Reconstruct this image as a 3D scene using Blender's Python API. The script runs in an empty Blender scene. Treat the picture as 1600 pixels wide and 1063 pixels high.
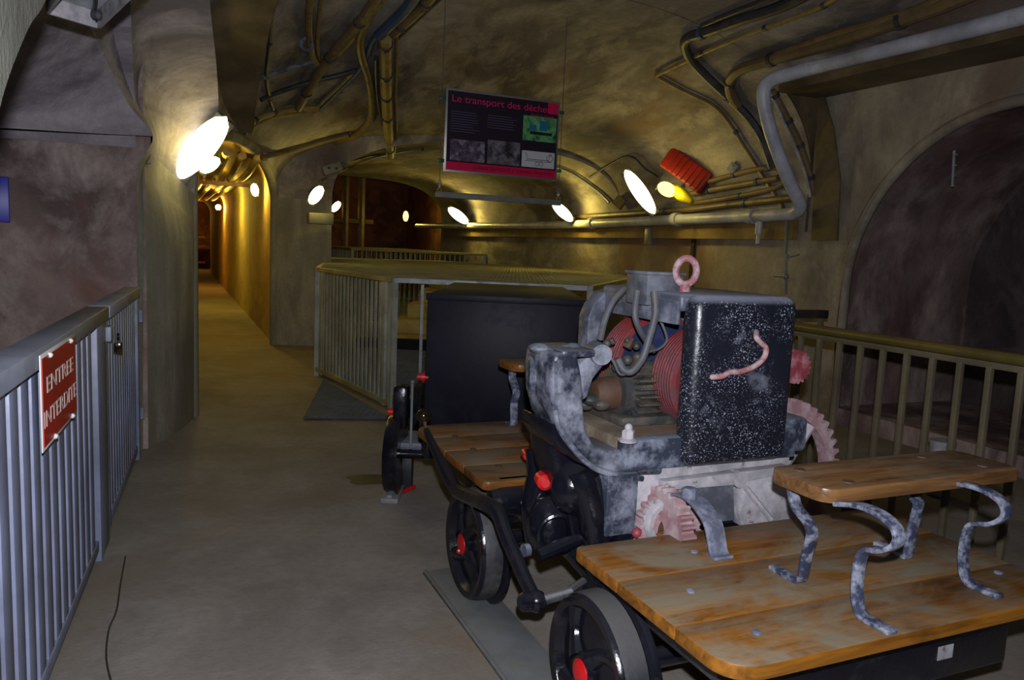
import bpy, bmesh, math, random
from mathutils import Vector, Matrix, noise
from mathutils.bvhtree import BVHTree
R_ = math.radians
random.seed(7)
SC = bpy.context.scene
COL = SC.collection
PI = math.pi
TH = R_(23.8)
CT, ST = math.cos(TH), math.sin(TH)

# ------------------------------------------------------------------ camera
F_PX = 1200.0
CAM = Vector((0, 0, 1.5))
PITCH = math.atan(143.5/F_PX)
RC = (Matrix.Rotation(PI/2-PITCH, 3, 'X') @ Matrix.Rotation(R_(2.5), 3, 'Z'))
cd = bpy.data.cameras.new('camera'); cam = bpy.data.objects.new('camera', cd); COL.objects.link(cam)
cd.sensor_width = 36; cd.lens = 36*F_PX/1600; cd.clip_start = 0.02
cam.matrix_world = Matrix.Translation(CAM) @ RC.to_4x4()
SC.camera = cam
SC.view_settings.view_transform = 'Standard'; SC.view_settings.look = 'None'
SC.view_settings.exposure = 0; SC.view_settings.gamma = 1

# surveying helpers: sight lines from the camera's station to real surfaces; everything is returned
# in the gallery's own frame (x across, y along the gallery axis, z up)
def G2W(p): return Vector((p[0]*CT-p[1]*ST, p[0]*ST+p[1]*CT, p[2]))
def W2G(p): return Vector((p[0]*CT+p[1]*ST, -p[0]*ST+p[1]*CT, p[2]))
def ray(px, py):
    return RC @ Vector(((px-800)/F_PX, -(py-531.5)/F_PX, -1))
def atY(px, py, Y):
    d = ray(px, py); return W2G(CAM + d*(Y/d.y))
def atz(px, py, z):
    d = ray(px, py); return W2G(CAM + d*((z-1.5)/d.z))
def atx(px, py, x):
    d = W2G(ray(px, py)); o = W2G(CAM); return o + d*((x-o.x)/d.x)
def aty(px, py, y):
    d = W2G(ray(px, py)); o = W2G(CAM); return o + d*((y-o.y)/d.y)

# ------------------------------------------------------------------ mesh builder
class MB:
    def __init__(s): s.v = []; s.f = []; s.m = []
    def add(s, vs, fs):
        n = len(s.v); s.v += [Vector(v) for v in vs]; s.f += [[i+n for i in f] for f in fs]; return s
    def box(s, x0, x1, y0, y1, z0, z1):
        vs = [(x, y, z) for z in (z0, z1) for y in (y0, y1) for x in (x0, x1)]
        return s.add(vs, [(0,2,3,1),(4,5,7,6),(0,1,5,4),(2,6,7,3),(0,4,6,2),(1,3,7,5)])
    def obox(s, c, sx, sy, sz, M=None):
        M = M or Matrix.Identity(3); c = Vector(c)
        vs = [c + M @ Vector((x*sx/2, y*sy/2, z*sz/2)) for z in (-1,1) for y in (-1,1) for x in (-1,1)]
        return s.add(vs, [(0,2,3,1),(4,5,7,6),(0,1,5,4),(2,6,7,3),(0,4,6,2),(1,3,7,5)])
    def prism(s, poly, ax, a0, a1):
        def mk(p, a):
            return (a, p[0], p[1]) if ax == 'x' else ((p[0], a, p[1]) if ax == 'y' else (p[0], p[1], a))
        n = len(poly)
        vs = [mk(p, a0) for p in poly] + [mk(p, a1) for p in poly]
        fs = [tuple(range(n))[::-1], tuple(range(n, 2*n))] + [(i, (i+1) % n, n+(i+1) % n, n+i) for i in range(n)]
        return s.add(vs, fs)
    def tube(s, path, r, n=10, closed=False, caps=True):
        P = [Vector(p) for p in path]; m = len(P)
        rs = r if isinstance(r, (list, tuple)) else [r]*m
        T = []
        for i in range(m):
            a = P[i-1] if (i > 0 or closed) else P[i]
            b = P[(i+1) % m] if (i < m-1 or closed) else P[i]
            t = (b-a); T.append(t.normalized() if t.length > 1e-9 else Vector((0,0,1)))
        up = Vector((0,0,1)) if abs(T[0].z) < .9 else Vector((1,0,0))
        nrm = (up - T[0]*up.dot(T[0])).normalized(); vs = []
        for i in range(m):
            nrm = nrm - T[i]*nrm.dot(T[i])
            nrm = nrm.normalized() if nrm.length > 1e-6 else T[i].orthogonal().normalized()
            b = T[i].cross(nrm)
            for k in range(n):
                a = 2*PI*k/n; vs.append(P[i] + (nrm*math.cos(a)+b*math.sin(a))*rs[i])
        fs = []
        for i in range(m if closed else m-1):
            j = (i+1) % m
            for k in range(n):
                fs.append((i*n+k, i*n+(k+1) % n, j*n+(k+1) % n, j*n+k))
        if caps and not closed:
            fs.append(tuple(range(n))[::-1]); fs.append(tuple(range((m-1)*n, m*n)))
        return s.add(vs, fs)
    def ribbon(s, path, wdir, w, t):
        P = [Vector(p) for p in path]; W = Vector(wdir).normalized(); vs = []; m = len(P)
        for i in range(m):
            tg = (P[min(i+1, m-1)]-P[max(i-1, 0)]).normalized()
            nn = tg.cross(W).normalized()
            for a, b in ((-1,-1),(1,-1),(1,1),(-1,1)): vs.append(P[i]+W*(a*w/2)+nn*(b*t/2))
        fs = [(i*4+k, i*4+(k+1) % 4, i*4+4+(k+1) % 4, i*4+4+k) for i in range(m-1) for k in range(4)]
        fs += [(3,2,1,0), tuple(range((m-1)*4, m*4))]
        return s.add(vs, fs)
    def lathe(s, prof, c, axis, n=32, caps=True, a0=0, a1=None):
        c = Vector(c); ax = Vector(axis).normalized(); u = ax.orthogonal().normalized(); w = ax.cross(u); vs = []
        m = len(prof)
        for r, h in prof:
            for k in range(n):
                a = 2*PI*k/n; vs.append(c+ax*h+(u*math.cos(a)+w*math.sin(a))*max(r, 1e-4))
        fs = [(i*n+k, i*n+(k+1) % n, (i+1)*n+(k+1) % n, (i+1)*n+k) for i in range(m-1) for k in range(n)]
        if caps: fs.append(tuple(range(n))[::-1]); fs.append(tuple(range((m-1)*n, m*n)))
        return s.add(vs, fs)
    def ball(s, c, r, sx=1, sy=1, sz=1, n=14, m=8):
        c = Vector(c); vs = []; fs = []
        for i in range(m+1):
            p = PI*i/m
            for k in range(n):
                a = 2*PI*k/n
                vs.append(c+Vector((r*sx*max(math.sin(p), 1e-4)*math.cos(a), r*sy*max(math.sin(p), 1e-4)*math.sin(a), r*sz*math.cos(p))))
        for i in range(m):
            for k in range(n): fs.append((i*n+k, i*n+(k+1) % n, (i+1)*n+(k+1) % n, (i+1)*n+k))
        return s.add(vs, fs)
    def torus(s, c, axis, R, r, n=28, m=10, sq=1.0):
        c = Vector(c); ax = Vector(axis).normalized()
        u = Vector((0,0,1)) if abs(ax.z) < .9 else Vector((1,0,0))
        u = (u-ax*u.dot(ax)).normalized(); w = ax.cross(u)
        return s.tube([c+u*(R*sq*math.cos(2*PI*k/n))+w*(R*math.sin(2*PI*k/n)) for k in range(n)], r, m, closed=True)
    def gear(s, c, axis, r0, r1, r2, h, nt, u=None):
        # annulus r0..r1 with teeth to r2
        c = Vector(c); ax = Vector(axis).normalized(); u = ax.orthogonal().normalized(); w = ax.cross(u); vs = []
        N = nt*4
        for k in range(N):
            a = 2*PI*k/N; ro = r2 if k % 4 in (1, 2) else r1
            d = u*math.cos(a)+w*math.sin(a)
            vs += [c+d*r0-ax*h/2, c+d*ro-ax*h/2, c+d*ro+ax*h/2, c+d*r0+ax*h/2]
        fs = [(4*k+j, 4*k+(j+1) % 4, 4*((k+1) % N)+(j+1) % 4, 4*((k+1) % N)+j) for k in range(N) for j in range(4)]
        return s.add(vs, fs)
    def grid(s, fn, nu, nv):
        vs = [fn(i/nu, j/nv) for j in range(nv+1) for i in range(nu+1)]
        fs = [(j*(nu+1)+i, j*(nu+1)+i+1, (j+1)*(nu+1)+i+1, (j+1)*(nu+1)+i) for j in range(nv) for i in range(nu)]
        return s.add(vs, fs)

def smooth(pts, k=6):
    P = [Vector(p) for p in pts]; out = []
    for i in range(len(P)-1):
        a = P[max(i-1, 0)]; b = P[i]; c = P[i+1]; d = P[min(i+2, len(P)-1)]
        for j in range(k):
            t = j/k
            out.append(.5*((2*b)+(c-a)*t+(2*a-5*b+4*c-d)*t*t+(3*b-a-3*c+d)*t**3))
    out.append(P[-1]); return out

class Thing:
    def __init__(s, name, base, label=None, cat=None, group=None, frame='G', root=True):
        s.base = Vector(base); s.frame = frame
        s.loc = G2W(s.base) if frame == 'G' else Vector(base)
        s.rot = TH if frame == 'G' else 0.0
        s.root = None
        if root:
            o = bpy.data.objects.new(name, None); o.empty_display_size = .1; COL.objects.link(o)
            o.location = s.loc; o.rotation_euler = (0, 0, s.rot); s.root = o
            s.tag(o, label, cat, group)
    @staticmethod
    def tag(o, label, cat, group=None, kind=None):
        if label: o['label'] = label
        if cat: o['category'] = cat
        if group: o['group'] = group
        if kind: o['kind'] = kind
    def part(s, name, mb, mat, parent=None, bevel=0, sm=True, seg=2, ang=35, label=None, kind=None):
        me = bpy.data.meshes.new(name)
        me.from_pydata([v-s.base for v in mb.v], [], mb.f)
        bm = bmesh.new(); bm.from_mesh(me)
        bmesh.ops.remove_doubles(bm, verts=bm.verts, dist=1e-6)
        if not getattr(mb, 'open', False): bmesh.ops.recalc_face_normals(bm, faces=bm.faces)
        if bevel:
            es = [e for e in bm.edges if len(e.link_faces) == 2 and e.calc_face_angle(0) > R_(30)]
            bmesh.ops.bevel(bm, geom=es, offset=bevel, segments=seg, affect='EDGES', clamp_overlap=True, profile=.5)
        for f in bm.faces: f.smooth = sm
        bm.to_mesh(me); bm.free()
        if sm: me.set_sharp_from_angle(angle=R_(ang))
        mats = mat if isinstance(mat, (list, tuple)) else [mat]
        for m_ in mats: me.materials.append(m_)
        o = bpy.data.objects.new(name, me); COL.objects.link(o)
        par = parent if parent is not None else s.root
        if par is not None: o.parent = par
        else: o.location = s.loc; o.rotation_euler = (0, 0, s.rot)
        if label: o['label'] = label
        if kind: o['kind'] = kind
        return o

def single(name, mb, mat, label, cat, group=None, frame='G', kind=None, **kw):
    n = len(mb.v)
    base = Vector((sum(v.x for v in mb.v)/n, sum(v.y for v in mb.v)/n, min(v.z for v in mb.v)))
    t = Thing(name, base, frame=frame, root=False)
    o = t.part(name, mb, mat, **kw); Thing.tag(o, label, cat, group, kind); return o
def struct(name, mb, mat, frame='G', **kw):
    t = Thing(name, (0,0,0), frame=frame, root=False)
    o = t.part(name, mb, mat, **kw); o['kind'] = 'structure'; return o
def copy_tree(o, parent=None):
    c = o.copy(); COL.objects.link(c); c.parent = parent
    for ch in list(o.children): copy_tree(ch, c)
    return c

# ------------------------------------------------------------------ materials
def lin(c): return tuple((x/255/12.92 if x/255 <= .04045 else ((x/255+.055)/1.055)**2.4) for x in c)+(1,)
class NT:
    def __init__(s, name):
        s.mat = bpy.data.materials.new(name); s.mat.use_nodes = True
        s.n = s.mat.node_tree.nodes; s.l = s.mat.node_tree.links; s.n.clear()
        s.out = s.n.new('ShaderNodeOutputMaterial'); s.b = s.n.new('ShaderNodeBsdfPrincipled')
        s.l.new(s.b.outputs[0], s.out.inputs[0]); s.tc = s.n.new('ShaderNodeTexCoord')
    def noise(s, scale, detail=6, rough=.6, stretch=None, off=None, dist=0):
        t = s.n.new('ShaderNodeTexNoise'); t.inputs['Scale'].default_value = scale
        t.inputs['Detail'].default_value = detail; t.inputs['Roughness'].default_value = rough
        t.inputs['Distortion'].default_value = dist
        mp = s.n.new('ShaderNodeMapping')
        if stretch: mp.inputs['Scale'].default_value = stretch
        if off: mp.inputs['Location'].default_value = off
        s.l.new(s.tc.outputs['Object'], mp.inputs[0]); s.l.new(mp.outputs[0], t.inputs[0]); return t.outputs[0]
    def vor(s, scale, feature='F1'):
        t = s.n.new('ShaderNodeTexVoronoi'); t.inputs['Scale'].default_value = scale; t.feature = feature
        s.l.new(s.tc.outputs['Object'], t.inputs[0]); return t.outputs['Distance']
    def ramp(s, src, a, b, ca=(0,0,0,1), cb=(1,1,1,1)):
        r = s.n.new('ShaderNodeValToRGB'); r.color_ramp.elements[0].position = a; r.color_ramp.elements[1].position = b
        r.color_ramp.elements[0].color = ca; r.color_ramp.elements[1].color = cb
        s.l.new(src, r.inputs[0]); return r.outputs[0]
    def mix(s, fac, a, b, mode='MIX'):
        m = s.n.new('ShaderNodeMix'); m.data_type = 'RGBA'; m.blend_type = mode
        for k, v in ((0, fac), (6, a), (7, b)):
            if isinstance(v, (int, float)): m.inputs[k].default_value = v
            elif isinstance(v, tuple): m.inputs[k].default_value = v
            else: s.l.new(v, m.inputs[k])
        return m.outputs[2]
    def math(s, op, a, b=0.0):
        m = s.n.new('ShaderNodeMath'); m.operation = op
        for k, v in ((0, a), (1, b)):
            if isinstance(v, (int, float)): m.inputs[k].default_value = v
            else: s.l.new(v, m.inputs[k])
        return m.outputs[0]
    def up(s, a=.3, b=.9):
        g = s.n.new('ShaderNodeNewGeometry'); x = s.n.new('ShaderNodeSeparateXYZ'); s.l.new(g.outputs['Normal'], x.inputs[0])
        return s.ramp(x.outputs[2], a, b)
    def fin(s, col, rough=.8, bump=None, bs=.3, bd=.01, metal=0, spec=None):
        if isinstance(col, tuple): s.b.inputs['Base Color'].default_value = col
        else: s.l.new(col, s.b.inputs['Base Color'])
        if isinstance(rough, (int, float)): s.b.inputs['Roughness'].default_value = rough
        else: s.l.new(rough, s.b.inputs['Roughness'])
        s.b.inputs['Metallic'].default_value = metal
        if spec is not None: s.b.inputs['Specular IOR Level'].default_value = spec
        if bump is not None:
            bn = s.n.new('ShaderNodeBump'); bn.inputs['Strength'].default_value = bs; bn.inputs['Distance'].default_value = bd
            s.l.new(bump, bn.inputs['Height']); s.l.new(bn.outputs[0], s.b.inputs['Normal'])
        return s.mat

def concrete(name, base, dark, light, st=(1,1,1), sc=1.0, rust=None, rough=.85, bump=.5, sp=.5):
    t = NT(name)
    a = t.ramp(t.noise(.9*sc, 8, .62, st, dist=.6), .38, .66)
    b = t.ramp(t.noise(2.6*sc, 10, .65, st, (3,1,7), dist=.4), .45, .68)
    c = t.ramp(t.noise(26*sc, 6, .7), .4, .7)
    col = t.mix(a, lin(dark), lin(base)); col = t.mix(t.math('MULTIPLY', b, .75), col, lin(light))
    col = t.mix(t.math('MULTIPLY', c, .25), col, lin(tuple(max(0, x*.55) for x in base)))
    if rust:
        r = t.ramp(t.noise(.7*sc, 7, .6, st, (9,4,2), dist=1.0), .52, .68)
        col = t.mix(t.math('MULTIPLY', r, .8), col, lin(rust))
    h = t.math('ADD', t.noise(7, 8, .65), t.math('MULTIPLY', t.noise(60, 4, .6), .35))
    return t.fin(col, rough, h, bump, .02, spec=sp)
def paint(name, col, rough=.35, dust=None, dfrom=.48, dto=.62, amt=.8, sc=9, up=0.0, spk=0.0, bump=.15, metal=0, chips=None, spec=.5):
    t = NT(name)
    n = t.noise(sc, 8, .65)
    c = t.mix(t.ramp(t.noise(3, 5), .35, .7), lin(tuple(x*.75 for x in col)), lin(col))
    rg = rough
    if dust:
        m = t.ramp(n, dfrom, dto)
        m = t.math('MULTIPLY', m, amt)
        if up:
            u = t.math('MULTIPLY', t.up(.35, .95), up); m = t.math('MAXIMUM', m, u)
        if spk:
            v = t.ramp(t.vor(70), .13, .24, (1,1,1,1), (0,0,0,1)); v2 = t.ramp(t.noise(7, 4, .6, off=(2,2,2)), .42, .58)
            v3 = t.ramp(t.vor(150), .14, .3, (1,1,1,1), (0,0,0,1)); v = t.math('MAXIMUM', v, v3)
            v = t.math('MULTIPLY', t.math('MULTIPLY', v, v2), spk); m = t.math('MAXIMUM', m, v)
        c = t.mix(m, c, lin(dust)); rg = t.math('ADD', rough, t.math('MULTIPLY', m, .85-rough))
    if chips:
        k = t.ramp(t.noise(22, 6, .7, off=(5,5,1)), .6, .66); c = t.mix(k, c, lin(chips))
    return t.fin(c, rg, t.noise(18, 6, .6), bump, .01, metal, spec)
def wood(name, base, dark, dust, grain='x', damt=.6):
    t = NT(name)
    st = (1.2, 14, 14) if grain == 'x' else (14, 1.2, 14)
    g = t.noise(2.2, 8, .65, st, dist=.5)
    c = t.mix(t.ramp(g, .35, .65), lin(dark), lin(base))
    k = t.ramp(t.noise(3.2, 5, .6, (1, 2.2, 1) if grain == 'x' else (2.2, 1, 1), (1,3,1)), .55, .75)
    c = t.mix(t.math('MULTIPLY', k, .8), c, lin(tuple(x*.5 for x in dark)))
    d = t.ramp(t.noise(3.0, 9, .7, (1, 1.4, 1), off=(7,2,5), dist=.8), .38, .6)
    d = t.math('MULTIPLY', t.math('MULTIPLY', d, damt), t.up(.3, .9))
    c = t.mix(d, c, lin(dust))
    return t.fin(c, t.math('ADD', .36, t.math('MULTIPLY', d, .5)), g, .25, .004, spec=.4)
def plain(name, col, rough=.6, metal=0, spec=.5):
    t = NT(name); return t.fin(lin(col), rough, metal=metal, spec=spec)
def emit(name, col, st):
    m = bpy.data.materials.new(name); m.use_nodes = True; n = m.node_tree.nodes; n.clear()
    o = n.new('ShaderNodeOutputMaterial'); e = n.new('ShaderNodeEmission'); e.inputs[0].default_value = tuple(col)+(1,); e.inputs[1].default_value = st
    m.node_tree.links.new(e.outputs[0], o.inputs[0]); return m

M = {}
M['vault'] = concrete('vault_render', (140,134,130), (82,74,74), (192,184,170), (1,.45,1), 1.0, (108,84,62))
M['wallL'] = concrete('stained_render', (154,132,122), (98,80,76), (196,182,172), (1,1,.8), 1.2, (126,84,70))
M['pillar'] = concrete('pillar_render', (150,148,134), (116,112,100), (178,174,158), (1.3,1.3,.35), .9, (120,108,84))
M['wallR'] = concrete('right_wall_render', (158,148,128), (112,102,88), (186,174,150), (1,1,.7), .8, (120,92,70))
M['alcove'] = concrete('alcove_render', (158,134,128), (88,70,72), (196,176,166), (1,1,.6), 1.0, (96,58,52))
M['haunch'] = concrete('haunch_render', (158,150,154), (104,96,102), (186,178,182), (.5,1.6,1.4), 1.0, (110,98,96))
M['jamb'] = concrete('jamb_render', (120,122,110), (100,100,92), (138,138,126), (1,1,1), 1.0)
M['floor'] = concrete('floor_screed', (138,132,122), (118,110,102), (150,144,134), (1,1,1), .8, (124,108,88), rough=.85, bump=.25)
M['passage'] = concrete('passage_render', (186,166,104), (156,136,84), (204,184,122), (1,.5,1), .8)
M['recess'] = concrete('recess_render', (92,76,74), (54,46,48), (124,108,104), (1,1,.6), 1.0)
M['steelplate'] = paint('brown_steel_plate', (104,88,60), .55, (128,112,84), .45, .7, .5, sc=3)
M['darkroom'] = concrete('dark_room', (130,84,58), (84,52,38), (160,110,74), sc=1)
M['mortar'] = concrete('brown_board', (142,116,68), (104,84,50), (160,134,84), (1,1,1), 1)
M['pipewhite'] = paint('white_pipe_paint', (206,208,220), .4, (150,146,140), .52, .7, .6)
M['pipebrown'] = paint('brown_pipe', (124,104,70), .5, (88,74,56), .5, .68, .7)
M['pipedark'] = paint('dark_cable', (58,56,62), .5, (96,90,84), .5, .7, .6)
M['pipeblue'] = paint('blue_pipe', (52,84,124), .5, (84,88,90), .5, .7, .5)
M['pipeochre'] = paint('ochre_pipe', (168,146,84), .5, (110,94,60), .5, .7, .7)
M['galv'] = paint('galvanised', (140,148,150), .45, (110,112,100), .5, .7, .5, metal=.3)
M['fenceblue'] = paint('blue_grey_paint', (142,150,178), .45, (122,122,142), .5, .7, .5, sc=5, bump=.08)
M['fenceblue2'] = paint('light_grey_cap_paint', (160,166,184), .5, (130,130,138), .5, .7, .4, sc=6, bump=.08)
M['cage'] = paint('cage_paint', (168,172,158), .5, (110,112,96), .5, .7, .5, sc=5)
M['cagetop'] = paint('cage_rail', (166,158,104), .55, (120,112,70), .5, .7, .5)
M['rail'] = paint('olive_handrail', (132,116,62), .3, (96,84,52), .5, .7, .5, metal=.45)
M['railbar'] = paint('olive_bar', (112,102,80), .4, (84,76,62), .5, .7, .5)
M['red'] = paint('red_enamel', (206,24,28), .35, (150,70,60), .55, .7, .4)
M['signred'] = paint('sign_red', (206,34,20), .4, (170,44,34), .5, .7, .4, sc=4, bump=0)
M['white'] = plain('sign_white', (226,222,216), .5)
M['signgrey'] = plain('sign_letter', (214,200,190), .5)
M['blue'] = plain('blue_enamel', (30,40,170), .4)
M['black'] = paint('black_gloss', (18,18,27), .16, (84,84,90), .58, .76, .25, sc=7, up=.12, bump=.3)
M['blackgrey'] = paint('tyre_black', (40,40,46), .5, (104,102,98), .45, .7, .5, sc=6, up=.5, bump=.3)
M['castdust'] = paint('dusty_casting', (44,48,62), .4, (140,144,156), .42, .64, .8, sc=11, up=.4, bump=.5)
M['housing'] = paint('speckled_housing', (30,32,42), .3, (172,178,196),   .55, .80, .7, sc=6, up=.6, spk=.75, bump=.35)
M['housingrim'] = paint('housing_rim', (84,88,104), .45, (150,152,162), .45, .65, .6, sc=10, up=.5, bump=.3)
M['basedust'] = paint('mottled_base', (54,60,76), .4, (138,144,158), .44, .62, .7, sc=13, up=.5, bump=.4)
M['palecast'] = paint('pale_casting', (166,164,168), .6, (196,186,190), .45, .65, .7, sc=10, chips=(110,90,90), bump=.3)
M['strap'] = paint('grey_strap', (112,116,136), .45, (156,160,176), .45, .62, .6, sc=16, bump=.3)
M['legiron'] = paint('forged_leg', (64,70,92), .35, (164,168,182), .46, .62, .6, sc=24, bump=.4)
M['pink'] = paint('dusty_pink_gear', (168,126,130), .65, (176,166,166), .45, .62, .7, sc=12, bump=.3)
M['pinkknob'] = paint('pink_knob', (150,62,72), .55, (196,150,156), .48, .62, .5, sc=14)
M['pinkeye'] = paint('pink_eyebolt', (166,104,108), .6, (182,166,168), .42, .58, .75, sc=26, chips=(150,40,44), bump=.3)
M['drum'] = paint('red_drum', (128,30,32), .55, (74,52,58), .42, .6, .75, sc=7, bump=.3)
M['navy'] = paint('navy_disc', (34,46,84), .5, (70,74,90), .5, .7, .4)
M['motor'] = paint('motor_iron', (58,60,60), .5, (104,92,74), .45, .65, .6, sc=9, bump=.4)
M['rusty'] = paint('rusty_motor', (84,56,38), .7, (84,68,56), .45, .65, .6, sc=12, bump=.5)
M['cable'] = paint('grey_cable', (84,84,90), .6, (120,116,112), .45, .65, .5)
M['jbox'] = paint('junction_box', (84,88,98), .5, (128,130,138), .42, .64, .7, sc=8, up=.5, bump=.3)
M['grime'] = concrete('grimy_plate', (120,110,92), (82,72,60), (146,136,116), sc=3, rust=(104,66,44), rough=.8, bump=.3)
M['plank'] = wood('deck_plank', (146,94,28), (96,58,16), (116,106,86), 'x', .95)
M['plankedge'] = wood('rear_plank', (136,86,32), (86,52,22), (108,98,80), 'x', .85)
M['bench'] = wood('bench_board', (128,92,54), (84,56,32), (128,112,92), 'x', .6)
M['tank'] = paint('black_tank', (17,18,30), .5, (34,34,46), .5, .7, .5, sc=3, up=0, bump=.1, spec=.18)
M['tanktop'] = paint('tank_lid', (34,32,32), .7, (66,60,48), .42, .66, .7, sc=4, up=.3)
M['brass'] = paint('ball_knob', (70,62,44), .12, metal=.8, bump=.05)
M['plate'] = paint('grey_floor_plate', (132,134,136), .6, (110,110,92), .48, .66, .7, sc=5, up=.1)
M['mesh'] = paint('wire_mesh', (156,150,110), .55, (120,116,84), .5, .7, .5)
M['grate'] = paint('floor_grate', (88,94,94), .5, (70,70,62), .5, .7, .5)
M['step'] = concrete('basin_stone', (206,186,110), (160,140,80), (220,200,130), sc=1.2)
M['redbox'] = paint('red_ribbed_plastic', (176,40,28), .45, (150,50,36), .5, .7, .4)
M['greybox'] = paint('grey_box', (132,132,122), .5, (110,110,100), .5, .7, .4)
M['alu'] = plain('aluminium', (178,180,180), .35, .8)
M['board'] = plain('panel_black', (36,26,42), .35)
M['crimson'] = plain('panel_crimson', (204,22,72), .35)
M['crimson2'] = plain('panel_crimson_text', (206,30,92), .35)
M['paneltext'] = plain('panel_grey_text', (84,76,100), .4)
M['paneldark'] = plain('panel_dark_text', (50,12,30), .4)
M['lampY'] = emit('lamp_glass_yellow', (1, .72, .12), 5)
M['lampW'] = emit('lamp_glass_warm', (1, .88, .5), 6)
# ------------------------------------------------------------------ the gallery shell
XC, HW, NE, SPR = 2.65, 2.95, 2.6, 2.05
XR = 5.6
def sst(a, b, x):
    t = min(1, max(0, (x-a)/(b-a))); return t*t*(3-2*t)
def crown(u): return 3.6 - .62*sst(6.2, 10.8, u) if u < 11 else 2.9
def xl(u):
    pts = [(-9, -.25), (5.75, -.22), (6.3, -.08), (6.8, .17), (10.95, 1.27), (11, 1.30)]
    if u >= 11: return 2.0
    for (a, va), (b, vb) in zip(pts, pts[1:]):
        if a <= u <= b: return va+(vb-va)*(u-a)/(b-a)
def wsk(u): return .47*sst(5.9, 10.5, u)
def gy(u, x): return u-wsk(u)*(x-1.8)
def prof(u, t):
    """t in [-1,1]: point of the vault from left spring to right spring"""
    a = xl(u); c = (a+XR)/2; hw = (XR-a)/2; ang = t*PI/2
    sx, sz = math.sin(ang), math.cos(ang)
    X = math.copysign(abs(sx)**(2/NE), sx); Z = max(sz, 0)**(2/NE)
    return c+hw*X, SPR+(crown(u)-SPR)*Z
def wob(v, a=.02, f=1.1):
    n = noise.noise_vector(Vector(v)*f); return Vector(v)+n*a
def zside(y):
    k = (y-3.35)/2.4
    return SPR+.05+.95*math.sqrt(max(0, 1-k*k)) if abs(k) < 1 else SPR
shell = []
# bay of the crossing (y < 5.75): main barrel crossed on the left by the side gallery's barrel
def vault_near(i, j):
    y = -2.5+8.25*j
    t = -1+2*i
    x, z = prof(5.7, t)
    if x > 5.15: x = 5.15; z = None
    if z is None: z = 3.09
    z = max(z, zside(y)) if x < 2.5 else z
    z += .3*(1-sst(.1, .7, x))*sst(2.4, 3.4, y)
    return wob((x, y, z), .012)
mb = MB(); mb.grid(vault_near, 110, 70)
mb.f = [f for f in mb.f if not (mb.v[f[0]].x < .16 and mb.v[f[0]].y > 2.9)]
shell.append(('ceiling', mb, M['vault']))
# side gallery barrel on the left (beyond x=-.25)
mb = MB(); mb.grid(lambda i, j: wob((-.23-3.2*i, 5.75-4.8*j, zside(5.75-4.8*j)+.3*sst(0, .4, j)), .012), 30, 50)
shell.append(('ceiling_side', mb, M['haunch']))
# plastered haunch of the crossing and the groin where it meets the side gallery's barrel
gro = smooth([atY(214, 712, 5.14), atY(213, 460, 5.14), atY(213, 330, 5.13), atY(217, 262, 5.12), atY(240, 212, 5.08), atY(205, 165, 4.95), atY(180, 118, 4.8), atY(152, 62, 4.55), atY(112, -10, 4.2), atY(70, -90, 3.8)], 8)
hr = smooth([atY(303, 652, 6.2), atY(302, 480, 6.2), atY(302, 380, 6.2), atY(301, 310, 6.17), atY(312, 245, 6.1), atY(340, 190, 6.1), atY(338, 110, 5.7), atY(326, 0, 5.05), atY(326, -90, 4.5)], 8)
hl = smooth([atY(-90, 198, 4.2), atY(-90, 196, 4.2), atY(-90, 180, 4.2), atY(-90, 150, 4.0), atY(-90, 110, 3.8), atY(-90, 40, 3.55), atY(-90, -60, 3.2), atY(-90, -160, 2.9)], 8)
def pick(c, t): return c[int(round(t*(len(c)-1)))]
mb = MB()
def hau(i, j):
    a, b = pick(gro, j), pick(hr, j); p = a.lerp(b, i); return wob(p+Vector((-.10, .10, .10))*math.sin(PI*i)*.9*sst(.2, .5, j)+Vector((.05, -.04, 0))*math.sin(PI*i)*(1-sst(.15, .4, j)), .015)
mb.grid(hau, 24, len(gro)-1)
mp = MB(); mp.v = mb.v; mp.f = [f for k, f in enumerate(mb.f) if k//24 < 28]; mb.f = [f for k, f in enumerate(mb.f) if k//24 >= 28]; mp.v = list(mb.v); shell.append(('wall_corner', mp, M['pillar']))
def hsi(i, j):
    k = j; a = pick(gro, 4/9+k*5/9); b = pick(hl, 1/6+k*5/6); p = a.lerp(b, i)
    return wob(p+Vector((0, .0, .10))*math.sin(PI*min(1, i*1.0))*j, .015)
mb.grid(hsi, 24, 40)
shell.append(('ceiling_haunch', mb, M['haunch']))
# left haunch of the crossing, plastered apart: same surface offset as its own patch is the groin's lining
# far wall of the side gallery, facing us
mb = MB(); mb.grid(lambda i, j: wob((-.185-3.4*i, 5.75+.03, 3.2*j), .008), 40, 40)
mb.box(-.4, -.145, 5.82, 5.86, 1.96, 2.18)
shell.append(('wall_left', mb, M['wallL']))
mb = MB(); mb.box(-3.6, -3.45, .9, 5.8, 0, 3.2)
shell.append(('wall_end', mb, M['wallL']))
# near jamb of the side gallery: wall in the plane x=-.25 pierced by an arch rising away from us
mb = MB()
pl = [(-2.5, 0), (.95, 0), (1.0, 1.0), (1.16, 1.35), (1.43, 1.66), (1.73, 1.87), (2.04, 2.02), (2.5, 2.16), (3.0, 2.24), (3.0, 3.4), (-2.5, 3.4)]
jp = smooth([Vector((a, b, 0)) for a, b in [(1.0, 1.0), (1.16, 1.35), (1.43, 1.66), (1.73, 1.86), (2.04, 2.02), (2.5, 2.4), (2.75, 2.9)]], 6)
mb.prism([(-2.5, 0), (.98, 0)]+[(p.x, p.y) for p in jp]+[(2.8, 3.3), (-2.5, 3.3)], 'x', -.5, -.25)
shell.append(('wall_near', mb, M['jamb']))

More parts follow.
